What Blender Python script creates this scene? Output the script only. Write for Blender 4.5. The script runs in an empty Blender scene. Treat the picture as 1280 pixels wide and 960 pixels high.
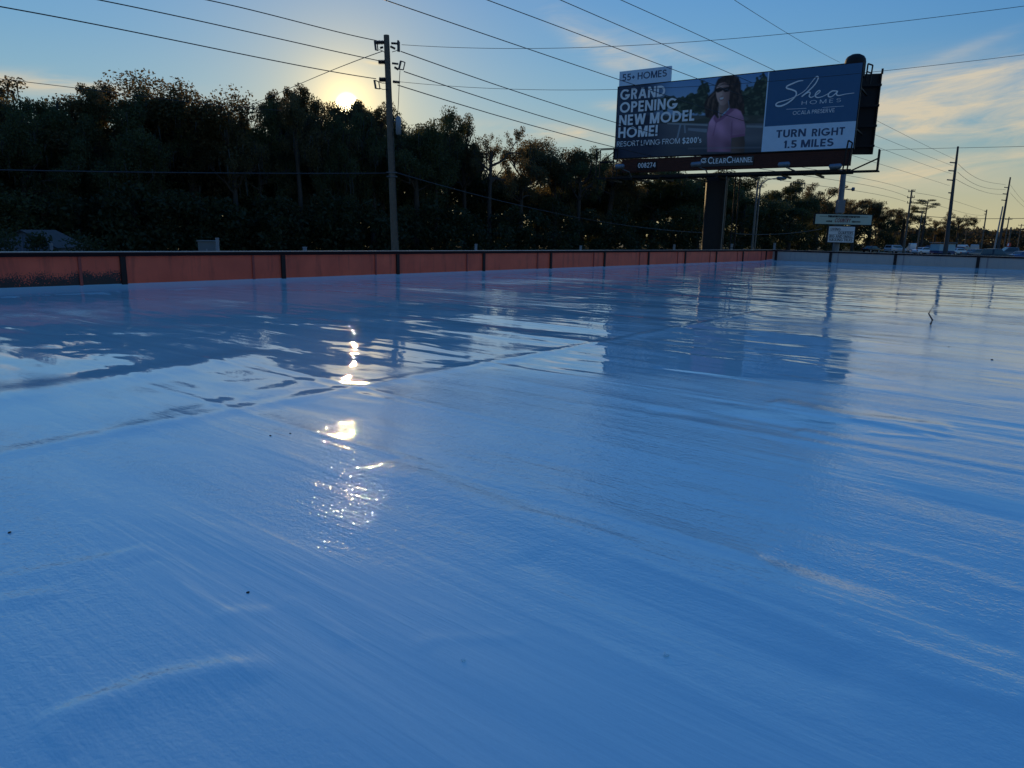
import bpy, bmesh, math, random
import numpy as np
from mathutils import Matrix, Vector

# ------------------------------------------------------------------ camera, world, sun, exposure
SC = bpy.context.scene
COL = SC.collection
FPX = 890.0
PITCH, ROLL = math.atan(185 / FPX), math.radians(1.26)
HC = 0.5                                   # eye height over the roof coating
CF = np.array([0, math.cos(PITCH), -math.sin(PITCH)])
_r0 = np.array([1.0, 0, 0]); _u0 = np.array([0, math.sin(PITCH), math.cos(PITCH)])
CR = math.cos(ROLL) * _r0 + math.sin(ROLL) * _u0
CU = -math.sin(ROLL) * _r0 + math.cos(ROLL) * _u0
EYE = np.array([0, 0, HC])

cam = bpy.data.cameras.new('camera'); cam_o = bpy.data.objects.new('camera', cam); COL.objects.link(cam_o)
cam.sensor_width = 36; cam.lens = FPX / 1280 * 36; cam.clip_start = 0.02; cam.clip_end = 6000
M = Matrix((CR, CU, -CF)).transposed().to_4x4(); M.translation = EYE
cam_o.matrix_world = M
SC.camera = cam_o

SUN_EL, SUN_AZ = math.radians(9.2), math.radians(-12.78)    # azimuth clockwise from +Y
SUN_DIR = Vector((math.sin(SUN_AZ) * math.cos(SUN_EL), math.cos(SUN_AZ) * math.cos(SUN_EL), math.sin(SUN_EL)))

def ray(px, py):
    return CF + (px - 640) / FPX * CR + (480 - py) / FPX * CU
def onz(px, py, z=0.0):
    d = ray(px, py); return EYE + d * (z - HC) / d[2]
def at(px, py, Y):
    d = ray(px, py); return EYE + d * Y / d[1]
def azel(px, py):
    d = ray(px, py); return math.degrees(math.atan2(d[0], d[1])), math.degrees(math.atan2(d[2], math.hypot(d[0], d[1])))

def build_world():
    w = bpy.data.worlds.new('World'); SC.world = w; w.use_nodes = True
    nt = w.node_tree; N, L = nt.nodes, nt.links
    N.clear()
    def mth(op, a, b=None, c=None, clamp=False):
        n = N.new('ShaderNodeMath'); n.operation = op; n.use_clamp = clamp
        for i, v in enumerate((a, b, c)):
            if v is None: continue
            if isinstance(v, (int, float)): n.inputs[i].default_value = v
            else: L.new(v, n.inputs[i])
        return n.outputs[0]
    def mix(fac, a, b, mode='MIX'):
        n = N.new('ShaderNodeMix'); n.data_type = 'RGBA'; n.blend_type = mode; n.clamp_factor = True
        for s, v in ((n.inputs[0], fac), (n.inputs[6], a), (n.inputs[7], b)):
            if isinstance(v, (int, float)): s.default_value = v
            elif isinstance(v, tuple): s.default_value = (*v, 1)
            else: L.new(v, s)
        return n.outputs[2]
    out = N.new('ShaderNodeOutputWorld')
    sky = N.new('ShaderNodeTexSky'); sky.sky_type = 'NISHITA'; sky.sun_disc = False
    sky.sun_elevation = SUN_EL; sky.sun_rotation = SUN_AZ
    bg1 = N.new('ShaderNodeBackground'); L.new(sky.outputs[0], bg1.inputs[0]); bg1.inputs[1].default_value = 0.05
    tc = N.new('ShaderNodeTexCoord')
    nrm = N.new('ShaderNodeVectorMath'); nrm.operation = 'NORMALIZE'; L.new(tc.outputs['Generated'], nrm.inputs[0])
    sep = N.new('ShaderNodeSeparateXYZ'); L.new(nrm.outputs[0], sep.inputs[0])
    el = mth('MULTIPLY', mth('ARCSINE', sep.outputs[2]), 57.29578)
    az = mth('MULTIPLY', mth('ARCTAN2', sep.outputs[0], sep.outputs[1]), 57.29578)
    ramp = N.new('ShaderNodeValToRGB')
    L.new(mth('DIVIDE', el, 90.0, clamp=True), ramp.inputs[0])
    st = [(0, (.60, .51, .27)), (3, (.49, .47, .31)), (6, (.33, .44, .42)), (10, (.20, .39, .53)), (13, (.145, .345, .56)),
          (17, (.105, .295, .57)), (24, (.08, .24, .52)), (42, (.048, .165, .42)), (90, (.036, .125, .35))]
    while len(ramp.color_ramp.elements) < len(st): ramp.color_ramp.elements.new(0.5)
    for e, (d, c) in zip(ramp.color_ramp.elements, st): e.position = d / 90; e.color = (*c, 1)
    dot = N.new('ShaderNodeVectorMath'); dot.operation = 'DOT_PRODUCT'; L.new(nrm.outputs[0], dot.inputs[0]); dot.inputs[1].default_value = SUN_DIR
    psi = mth('MULTIPLY', mth('ARCCOSINE', mth('MINIMUM', dot.outputs['Value'], 0.9999999)), 57.29578)
    # the sky darkens and turns bluer away from the sun
    away = N.new('ShaderNodeMapRange'); away.interpolation_type = 'SMOOTHSTEP'
    L.new(psi, away.inputs[0]); away.inputs[1].default_value = 22; away.inputs[2].default_value = 62
    hi = N.new('ShaderNodeMapRange'); hi.interpolation_type = 'SMOOTHSTEP'; L.new(el, hi.inputs[0]); hi.inputs[1].default_value = 1.0; hi.inputs[2].default_value = 13.0; hi.inputs[3].default_value = .25
    base = mix(mth('MULTIPLY', away.outputs[0], hi.outputs[0]), ramp.outputs[0], mix(1.0, ramp.outputs[0], (.50, .67, .83), 'MULTIPLY'))
    # wispy cirrus
    cv = N.new('ShaderNodeCombineXYZ'); L.new(mth('DIVIDE', az, 9.0), cv.inputs[0])
    L.new(mth('DIVIDE', mth('ADD', el, mth('MULTIPLY', az, -0.10)), 1.6), cv.inputs[1])
    nz = N.new('ShaderNodeTexNoise'); L.new(cv.outputs[0], nz.inputs['Vector']); nz.inputs['Scale'].default_value = 1.15
    nz.inputs['Detail'].default_value = 7; nz.inputs['Roughness'].default_value = .62; nz.inputs['Distortion'].default_value = .6
    tex = N.new('ShaderNodeMapRange'); L.new(nz.outputs[0], tex.inputs[0]); tex.inputs[1].default_value = .33; tex.inputs[2].default_value = .60
    tot = None
    for px, py, rx, ry, k, tilt in ((1170, 118, 8.5, 1.5, 1.3, .02), (1265, 152, 6, 1.2, 1.2, -.06), (1130, 150, 3.5, .8, .9, 0), (1255, 115, 4, 1.1, 1.0, .05), (1200, 205, 6, .55, .8, .10),
                                    (1120, 225, 7, .8, .55, 0), (700, 166, 4.6, .48, 1.1, -.05), (745, 58, 2.6, .9, .85, -.55), (800, 75, 2.4, .5, .5, -.4),
                                    (40, 103, 6.5, .55, 1.0, .02), (1190, 68, 3.5, .35, .35, .3), (850, 68, 5, .8, .35, -.3), (768, 132, 1.2, .3, .7, 0),
                                    (468, 79, .7, .12, .8, -.1), (560, 320, 60, 1.3, .35, 0)):
        a0, e0 = azel(min(px, 1280), py)
        if px > 1280: a0 += (px - 1280) * .05
        da = mth('SUBTRACT', az, a0); de = mth('SUBTRACT', mth('SUBTRACT', el, e0), mth('MULTIPLY', da, tilt))
        q = mth('ADD', mth('POWER', mth('ABSOLUTE', mth('DIVIDE', da, rx)), 2.0), mth('POWER', mth('ABSOLUTE', mth('DIVIDE', de, ry)), 2.0))
        g = mth('MULTIPLY', mth('EXPONENT', mth('MULTIPLY', q, -0.9)), k)
        tot = g if tot is None else mth('ADD', tot, g)
    cl = mth('MULTIPLY', mth('MINIMUM', tot, 1.0), tex.outputs[0], clamp=True)
    ccol = N.new('ShaderNodeValToRGB'); L.new(mth('DIVIDE', el, 20.0, clamp=True), ccol.inputs[0])
    for e, (p, c) in zip(ccol.color_ramp.elements, ((.1, (.66, .54, .33)), (.75, (.58, .54, .46)))): e.position = p; e.color = (*c, 1)
    base = mix(mth('MULTIPLY', cl, .95), base, ccol.outputs[0])
    # aureole and disc of the setting sun
    glow = mth('EXPONENT', mth('DIVIDE', psi, -4.6))
    base = mix(mth('MULTIPLY', glow, .92), base, (.80, .66, .34))
    g2 = mth('MULTIPLY', mth('EXPONENT', mth('DIVIDE', psi, -1.3)), 1.5)
    base = mix(1.0, base, mix(1.0, (1.0, .72, .30), N_rgb(N, L, g2), 'MULTIPLY'), 'ADD')
    core = N.new('ShaderNodeMapRange'); core.interpolation_type = 'SMOOTHSTEP'; L.new(psi, core.inputs[0])
    core.inputs[1].default_value = .95; core.inputs[2].default_value = .1; core.inputs[3].default_value = 0; core.inputs[4].default_value = 7
    base = mix(1.0, base, mix(1.0, (1.0, .86, .55), N_rgb(N, L, core.outputs[0]), 'MULTIPLY'), 'ADD')
    bg2 = N.new('ShaderNodeBackground'); L.new(base, bg2.inputs[0]); bg2.inputs[1].default_value = 1.0
    ms = N.new('ShaderNodeMixShader'); ms.inputs[0].default_value = .95
    L.new(bg1.outputs[0], ms.inputs[1]); L.new(bg2.outputs[0], ms.inputs[2]); L.new(ms.outputs[0], out.inputs[0])
def N_rgb(N, L, v):
    c = N.new('ShaderNodeCombineColor')
    for i in range(3): L.new(v, c.inputs[i])
    return c.outputs[0]
build_world()

sun = bpy.data.lights.new('sun', 'SUN'); sun.energy = 2.0; sun.angle = math.radians(.53); sun.color = (1.0, .70, .34)
sun_o = bpy.data.objects.new('sun', sun); COL.objects.link(sun_o)
sun_o.rotation_euler = (-SUN_DIR).to_track_quat('-Z', 'Y').to_euler(); sun_o.location = (0, 0, 60)

vs = SC.view_settings
SC.display_settings.display_device = 'sRGB'
vs.view_transform = 'Standard'; vs.look = 'None'; vs.exposure = 0.12; vs.gamma = 1.0; vs.use_curve_mapping = False
SC.render.engine = 'CYCLES'
SC.cycles.use_denoising = True
SC.cycles.max_bounces = 6; SC.cycles.transparent_max_bounces = 6
SC.cycles.sample_clamp_indirect = 6.0

# ------------------------------------------------------------------ helpers
rnd = random.Random(7)
RS = np.random.RandomState(11)

def mat(name, col, rough=.6, metal=0.0, noise=None, spec=.5, bump=None):
    """noise = (scale, amount) breaks the colour; bump = (scale, distance)"""
    m = bpy.data.materials.new(name); m.use_nodes = True
    nt = m.node_tree; N, L = nt.nodes, nt.links; b = N['Principled BSDF']
    b.inputs['Base Color'].default_value = (*col, 1); b.inputs['Roughness'].default_value = rough
    b.inputs['Metallic'].default_value = metal; b.inputs['Specular IOR Level'].default_value = spec
    tc = N.new('ShaderNodeTexCoord')
    if noise:
        n = N.new('ShaderNodeTexNoise'); n.inputs['Scale'].default_value = noise[0]; n.inputs['Detail'].default_value = 6
        L.new(tc.outputs['Object'], n.inputs['Vector'])
        mx = N.new('ShaderNodeMix'); mx.data_type = 'RGBA'
        L.new(n.outputs[0], mx.inputs[0])
        mx.inputs[6].default_value = (*[c * (1 - noise[1]) for c in col], 1); mx.inputs[7].default_value = (*[min(1, c * (1 + noise[1])) for c in col], 1)
        L.new(mx.outputs[2], b.inputs['Base Color'])
    if bump:
        n = N.new('ShaderNodeTexNoise'); n.inputs['Scale'].default_value = bump[0]; n.inputs['Detail'].default_value = 4
        L.new(tc.outputs['Object'], n.inputs['Vector'])
        bp = N.new('ShaderNodeBump'); bp.inputs['Distance'].default_value = bump[1]; L.new(n.outputs[0], bp.inputs['Height']); L.new(bp.outputs[0], b.inputs['Normal'])
    return m

class MB:
    """collects boxes, tubes, polygons; build() links them as one mesh object"""
    def __init__(s): s.v, s.f, s.mi, s.sm = [], [], [], []
    def add(s, vs, fs, mi=0, smooth=False):
        o = len(s.v); s.v += [tuple(map(float, p)) for p in vs]
        for f in fs: s.f.append([i + o for i in f]); s.mi.append(mi); s.sm.append(smooth)
        return s
    def box(s, x0, x1, y0, y1, z0, z1, mi=0):
        v = [(x, y, z) for z in (z0, z1) for y in (y0, y1) for x in (x0, x1)]
        return s.add(v, [(0, 2, 3, 1), (4, 5, 7, 6), (0, 1, 5, 4), (2, 6, 7, 3), (0, 4, 6, 2), (1, 3, 7, 5)], mi)
    def obox(s, c, ax, ay, az, mi=0):
        c, ax, ay, az = (np.array(q, float) for q in (c, ax, ay, az))
        v = [c + i * ax + j * ay + k * az for k in (-1, 1) for j in (-1, 1) for i in (-1, 1)]
        return s.add(v, [(0, 2, 3, 1), (4, 5, 7, 6), (0, 1, 5, 4), (2, 6, 7, 3), (0, 4, 6, 2), (1, 3, 7, 5)], mi)
    def tube(s, pts, r, n=6, mi=0, smooth=True, cap=True):
        pts = [np.array(p, float) for p in pts]; k = len(pts)
        rs = r if isinstance(r, (list, tuple, np.ndarray)) else [r] * k
        vs = []
        for i, p in enumerate(pts):
            t = pts[min(i + 1, k - 1)] - pts[max(i - 1, 0)]; t = t / (np.linalg.norm(t) + 1e-12)
            up = np.array([0, 0, 1.]) if abs(t[2]) < .9 else np.array([1., 0, 0])
            a = np.cross(t, up); a /= np.linalg.norm(a); b = np.cross(t, a)
            for j in range(n):
                q = 2 * math.pi * j / n; vs.append(p + rs[i] * (math.cos(q) * a + math.sin(q) * b))
        fs = [(i * n + j, (i + 1) * n + j, (i + 1) * n + (j + 1) % n, i * n + (j + 1) % n) for i in range(k - 1) for j in range(n)]
        s.add(vs, fs, mi, smooth)
        if cap: s.add(vs[:n], [tuple(range(n))], mi); s.add(vs[-n:], [tuple(range(n))[::-1]], mi)
        return s
    def prism(s, poly, y0, y1, mi=0):
        """poly in local x,z; extruded from y0 to y1 (front = y0)"""
        n = len(poly)
        ar = sum(poly[i][0] * poly[(i + 1) % n][1] - poly[(i + 1) % n][0] * poly[i][1] for i in range(n))
        if ar < 0: poly = poly[::-1]
        v = [(x, y0, z) for x, z in poly] + [(x, y1, z) for x, z in poly]
        fs = [tuple(range(n)), tuple(range(2 * n - 1, n - 1, -1))] + [(i, i + n, (i + 1) % n + n, (i + 1) % n) for i in range(n)]
        return s.add(v, fs, mi)
    def mesh(s, name, mats):
        m = bpy.data.meshes.new(name); m.from_pydata(s.v, [], s.f)
        for k in (mats if isinstance(mats, (list, tuple)) else [mats]): m.materials.append(k)
        m.polygons.foreach_set('material_index', s.mi); m.polygons.foreach_set('use_smooth', s.sm); m.update()
        return m
    def build(s, name, mats, parent=None):
        o = bpy.data.objects.new(name, s.mesh(name, mats)); COL.objects.link(o)
        if parent: o.parent = parent
        return o

def tag(o, label=None, cat=None, group=None, kind=None):
    if label: o['label'] = label
    if cat: o['category'] = cat
    if group: o['group'] = group
    if kind: o['kind'] = kind
    return o
def empty(name, loc, rz=0.0, sc=None):
    o = bpy.data.objects.new(name, None); COL.objects.link(o); o.location = [float(c) for c in loc]; o.rotation_euler = (0, 0, rz)
    o.empty_display_size = .3
    if sc: o.scale = sc
    return o
def copy_tree(o, parent=None):
    c = o.copy(); COL.objects.link(c); c.parent = parent
    for ch in list(o.children): copy_tree(ch, c)
    return c
def smooth(a, b, x):
    t = min(1, max(0, (x - a) / (b - a))); return t * t * (3 - 2 * t)
GROUND = -3.6
def gz(x, y):
    return GROUND + 2.2 * smooth(55, 130, math.hypot(x, y))

# ------------------------------------------------------------------ materials
M_brown = mat('dark_brown_metal', (.022, .012, .011), .6, .0, (6, .3), .25)
M_coping = mat('coping_metal', (.02, .010, .011), .7, 0, (3, .25), .08); M_sheen = mat('coping_sheen_metal', (.16, .13, .13), .35, .4, (3, .2))  # second metal is paler and glossier, colouring in the sheen on the coping top
M_red = mat('red_metal_panel', (.90, .105, .048), .55, 0, (3.5, .42), bump=(1.2, .01))
M_seam = mat('red_seam_metal', (.34, .05, .035), .5, 0, (4, .3))
M_grey = mat('pale_grey_panel', (.40, .33, .29), .55, 0, (1.5, .12), bump=(1.2, .01))
M_greyseam = mat('grey_seam_metal', (.25, .20, .20), .5, 0, (4, .2))
def streaks(m, dark, lo=.52, hi=.72):
    nt = m.node_tree; N, L = nt.nodes, nt.links; b = N['Principled BSDF']; src = b.inputs['Base Color'].links[0].from_socket
    tc = N.new('ShaderNodeTexCoord'); mp = N.new('ShaderNodeMapping'); mp.inputs['Scale'].default_value = (11, 11, 1.3); L.new(tc.outputs['Object'], mp.inputs[0])
    n = N.new('ShaderNodeTexNoise'); n.inputs['Scale'].default_value = 1; n.inputs['Detail'].default_value = 6; n.inputs['Roughness'].default_value = .65; L.new(mp.outputs[0], n.inputs['Vector'])
    r_ = N.new('ShaderNodeMapRange'); L.new(n.outputs[0], r_.inputs[0]); r_.inputs[1].default_value = lo; r_.inputs[2].default_value = hi; r_.inputs[4].default_value = .75
    mx = N.new('ShaderNodeMix'); mx.data_type = 'RGBA'; L.new(r_.outputs[0], mx.inputs[0]); L.new(src, mx.inputs[6]); mx.inputs[7].default_value = (*dark, 1); L.new(mx.outputs[2], b.inputs['Base Color'])
streaks(M_red, (.34, .045, .025)); streaks(M_grey, (.30, .26, .25))
M_stucco = mat('outer_wall', (.42, .36, .32), .8, 0, (2, .15))
M_grass = mat('grass', (.045, .07, .025), .9, 0, (.4, .5))
M_asphalt = mat('asphalt', (.05, .05, .052), .85, 0, (3, .25))
M_white = mat('white_road_paint', (.7, .7, .68), .7, 0, (5, .1))
M_concrete = mat('concrete', (.35, .34, .32), .8, 0, (5, .15))
M_wood = mat('weathered_pole_wood', (.15, .115, .085), .85, 0, (9, .4), bump=(30, .01))
M_concpole = mat('concrete_pole', (.075, .07, .068), .8, 0, (3, .15))
M_wire = mat('wire', (.025, .025, .028), .5)
M_porc = mat('insulator', (.06, .05, .05), .3)
M_galv = mat('galvanised_steel', (.13, .135, .14), .45, .6, (8, .2))
M_apron = mat('apron_red_brown', (.075, .026, .020), .6, 0, (4, .25), .2)
M_steel = mat('painted_steel', (.016, .013, .013), .6, 0, (5, .25), .25)
M_can = mat('grey_can', (.24, .26, .29), .5, 0, (6, .1))
M_bark = mat('bark', (.06, .048, .038), .9, 0, (12, .4), bump=(12, .03))
M_moss = mat('spanish_moss', (.035, .04, .032), .9, 0, (2, .3))

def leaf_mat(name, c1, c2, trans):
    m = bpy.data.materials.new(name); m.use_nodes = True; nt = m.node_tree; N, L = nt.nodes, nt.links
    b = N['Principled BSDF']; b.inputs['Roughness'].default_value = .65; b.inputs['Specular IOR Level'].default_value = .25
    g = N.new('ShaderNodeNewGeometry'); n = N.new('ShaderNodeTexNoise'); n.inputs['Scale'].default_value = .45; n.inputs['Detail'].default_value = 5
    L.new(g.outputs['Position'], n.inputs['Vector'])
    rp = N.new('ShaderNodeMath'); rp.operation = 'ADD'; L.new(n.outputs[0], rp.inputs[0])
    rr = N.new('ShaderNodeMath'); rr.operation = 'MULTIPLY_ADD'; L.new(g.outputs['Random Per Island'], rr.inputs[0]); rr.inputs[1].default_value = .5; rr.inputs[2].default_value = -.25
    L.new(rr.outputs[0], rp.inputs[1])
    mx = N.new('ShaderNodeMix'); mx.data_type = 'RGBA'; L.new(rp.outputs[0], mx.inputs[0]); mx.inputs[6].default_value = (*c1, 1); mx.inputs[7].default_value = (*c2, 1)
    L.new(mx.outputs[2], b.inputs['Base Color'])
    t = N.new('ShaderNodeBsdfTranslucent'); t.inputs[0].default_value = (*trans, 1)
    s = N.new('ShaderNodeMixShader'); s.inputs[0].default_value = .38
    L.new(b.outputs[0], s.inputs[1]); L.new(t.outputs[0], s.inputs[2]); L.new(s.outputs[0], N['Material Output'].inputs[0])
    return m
M_leaf = leaf_mat('oak_leaves', (.045, .068, .030), (.105, .120, .055), (.15, .14, .04))
M_leafb = leaf_mat('browning_leaves', (.062, .060, .028), (.12, .10, .045), (.27, .19, .07))
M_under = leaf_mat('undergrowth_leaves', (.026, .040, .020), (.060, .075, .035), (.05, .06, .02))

# ------------------------------------------------------------------ roof coating material
E1 = np.array([.6209, .7839]); E2 = np.array([.7839, -.6209])
KORNER = onz(965, 327)[:2]
def bld(s, t, z=0.0):
    p = KORNER - s * E1 + t * E2; return np.array([p[0], p[1], z])

def roof_material():
    m = bpy.data.materials.new('glossy_blue_white_roof_coating'); m.use_nodes = True; nt = m.node_tree; N, L = nt.nodes, nt.links
    b = N['Principled BSDF']
    tc = N.new('ShaderNodeTexCoord')
    def noise(sx, sy, detail=4, rough=.5, dist=0.0, ang=0.0):
        mp = N.new('ShaderNodeMapping'); mp.inputs['Scale'].default_value = (sx, sy, 1); mp.inputs['Rotation'].default_value = (0, 0, ang)
        L.new(tc.outputs['Object'], mp.inputs[0])
        n = N.new('ShaderNodeTexNoise'); n.inputs['Scale'].default_value = 1; n.inputs['Detail'].default_value = detail
        n.inputs['Roughness'].default_value = rough; n.inputs['Distortion'].default_value = dist
        L.new(mp.outputs[0], n.inputs['Vector']); return n.outputs[0]
    def rng(v, a, b_, c=0.0, d=1.0):
        n = N.new('ShaderNodeMapRange'); L.new(v, n.inputs[0])
        for i, q in enumerate((a, b_, c, d)): n.inputs[i + 1].default_value = q
        return n.outputs[0]
    def bump(h, dist, strength=1.0, prev=None):
        n = N.new('ShaderNodeBump'); n.inputs['Distance'].default_value = dist
        if isinstance(strength, float): n.inputs['Strength'].default_value = strength
        else: L.new(strength, n.inputs['Strength'])
        L.new(h, n.inputs['Height'])
        if prev: L.new(prev, n.inputs['Normal'])
        return n.outputs[0]
    # object axes: x = along the long parapet, y = along the short one (the way the roller ran)
    # freshly coated, still wet part towards the far corner; drier stippled coating nearer the viewer's end
    spx = N.new('ShaderNodeSeparateXYZ'); L.new(tc.outputs['Object'], spx.inputs[0])
    dd1 = N.new('ShaderNodeMath'); dd1.operation = 'MULTIPLY'; L.new(spx.outputs[0], dd1.inputs[0]); dd1.inputs[1].default_value = .7839
    dd2 = N.new('ShaderNodeMath'); dd2.operation = 'MULTIPLY_ADD'; L.new(spx.outputs[1], dd2.inputs[0]); dd2.inputs[1].default_value = .6209; L.new(dd1.outputs[0], dd2.inputs[2])
    zone = rng(dd2.outputs[0], 15.8, 17.4, .11, -.16)
    wsum = N.new('ShaderNodeMath'); wsum.operation = 'ADD'; L.new(noise(.8, .4, 4, .55, .6), wsum.inputs[0]); L.new(zone, wsum.inputs[1])
    wet = rng(wsum.outputs[0], .46, .60)
    col = N.new('ShaderNodeMix'); col.data_type = 'RGBA'; L.new(noise(.9, .5, 5), col.inputs[0])
    col.inputs[6].default_value = (.57, .82, .86, 1); col.inputs[7].default_value = (.65, .89, .91, 1)
    L.new(col.outputs[2], b.inputs['Base Color'])
    b.inputs['Roughness'].default_value = .6; b.inputs['Specular IOR Level'].default_value = .1
    b.inputs['Coat Weight'].default_value = 1.0; b.inputs['Coat IOR'].default_value = 2.45
    L.new(rng(wet, 0, 1, .05, .008), b.inputs['Coat Roughness'])
    n1 = bump(noise(1.5, .6, 2, .4, .6), .014)
    n1 = bump(noise(3.8, 1.5, 2, .45, .8, .08), .0062, prev=n1)
    n2 = bump(noise(9, 2.2, 2, .45, .5, .06), .0022, rng(wet, 0, 1, .9, .75), prev=n1)
    n2 = bump(noise(14, .9, 2, .5, .2, -.10), .0022, rng(wet, 0, 1, 1.0, .2), prev=n2)
    smoothed = rng(noise(2.2, .35, 3, .5, .5, .05), .40, .56, .15, 1.0)
    dry = N.new('ShaderNodeMath'); dry.operation = 'MULTIPLY'; L.new(rng(wet, 0, 1, 1.0, .02), dry.inputs[0]); L.new(smoothed, dry.inputs[1])
    brushed = N.new('ShaderNodeMath'); brushed.operation = 'MULTIPLY'; L.new(rng(wet, 0, 1, 1.0, .10), brushed.inputs[0]); L.new(rng(noise(1.1, .8, 3, .55, .5), .42, .60, .12, 1.0), brushed.inputs[1])
    n3 = bump(noise(85, 4.5, 3, .5, .15, -.04), .0013, brushed.outputs[0], prev=n2)
    n3 = bump(noise(62, 40, 3, .55), .0015, dry.outputs[0], prev=n3)
    n4 = bump(noise(190, 150, 2, .5), .0009, dry.outputs[0], prev=n3)
    L.new(n4, b.inputs['Coat Normal']); L.new(n4, b.inputs['Normal'])
    return m
M_roof = roof_material()

# ------------------------------------------------------------------ ground, road
def ground():
    xs = np.concatenate([-np.geomspace(3000, 60, 26), np.linspace(-50, 150, 60), np.geomspace(160, 3000, 26)])
    ys = np.concatenate([-np.geomspace(2000, 60, 16), np.linspace(-50, 260, 80), np.geomspace(270, 5000, 26)])
    mb = MB(); nx = len(xs)
    mb.v = [(x, y, gz(x, y)) for y in ys for x in xs]
    for j in range(len(ys) - 1):
        for i in range(nx - 1):
            a = j * nx + i; mb.f.append((a, a + 1, a + nx + 1, a + nx)); mb.mi.append(0); mb.sm.append(True)
    return tag(mb.build('ground', M_grass), kind='structure')
ground()
MAIN = at(488, 150, 28)[:2]
def ribbon(name, m, off0, off1, s0, s1, lift, parts=None):
    mb = MB(); nn = np.array([E1[1], -E1[0]])
    ss = np.arange(s0, s1 + .1, 4.0)
    segs = [(ss[i], ss[i + 1]) for i in range(len(ss) - 1)] if parts is None else [(s, s + parts[0]) for s in np.arange(s0, s1, parts[1])]
    for a, c in segs:
        q = [MAIN + E1 * a + nn * off0, MAIN + E1 * a + nn * off1, MAIN + E1 * c + nn * off1, MAIN + E1 * c + nn * off0]
        mb.add([(p[0], p[1], gz(*p) + lift) for p in q], [(0, 1, 2, 3)])
    return tag(mb.build(name, m), kind='structure')
def kerb(off0, off1, s0, s1, h):
    mb = MB(); nn = np.array([E1[1], -E1[0]])
    for a in np.arange(s0, s1, 4.0):
        v = []
        for lift in (0.0, h):
            for t in (a, a + 4.0):
                for o in (off0, off1):
                    p = MAIN + E1 * t + nn * o; v.append((p[0], p[1], gz(*p) + lift))
        mb.add(v, [(4, 5, 7, 6), (0, 4, 6, 2), (1, 3, 7, 5)])
    return tag(mb.build('kerb', M_concrete), kind='structure')
ribbon('road', M_asphalt, -13.5, -2.5, -120, 420, .03)
ribbon('road_edge_line', M_white, -13.2, -13.08, -120, 420, .034)
ribbon('road_edge_line', M_white, -2.92, -2.8, -120, 420, .034)
ribbon('road_centre_line', M_white, -8.06, -7.94, -120, 420, .034, (3, 9))
kerb(-2.5, -2.3, -120, 420, .13)
kerb(-13.7, -13.5, -120, 420, .13)

# ------------------------------------------------------------------ the building whose roof we stand on
PAR = .30                                     # parapet height
BAY = 1.545
B = empty('flat_roof_building', bld(0, 0, 0), math.atan2(-E1[1], -E1[0]))
# local axes: x = back along the red parapet (away from the far corner), y = along ... (chosen so that local = (s, t))
B.matrix_world = Matrix(((-E1[0], E2[0], 0, KORNER[0]), (-E1[1], E2[1], 0, KORNER[1]), (0, 0, 1, 0), (0, 0, 0, 1)))
tag(B, 'low building with a glossy blue white coated flat roof and red panelled parapet', 'building')
SMAX, TMAX = 34.0, 30.0

def st_of(px, py):
    p = onz(px, py)[:2] - KORNER; return float(-p @ E1), float(p @ E2)

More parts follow.
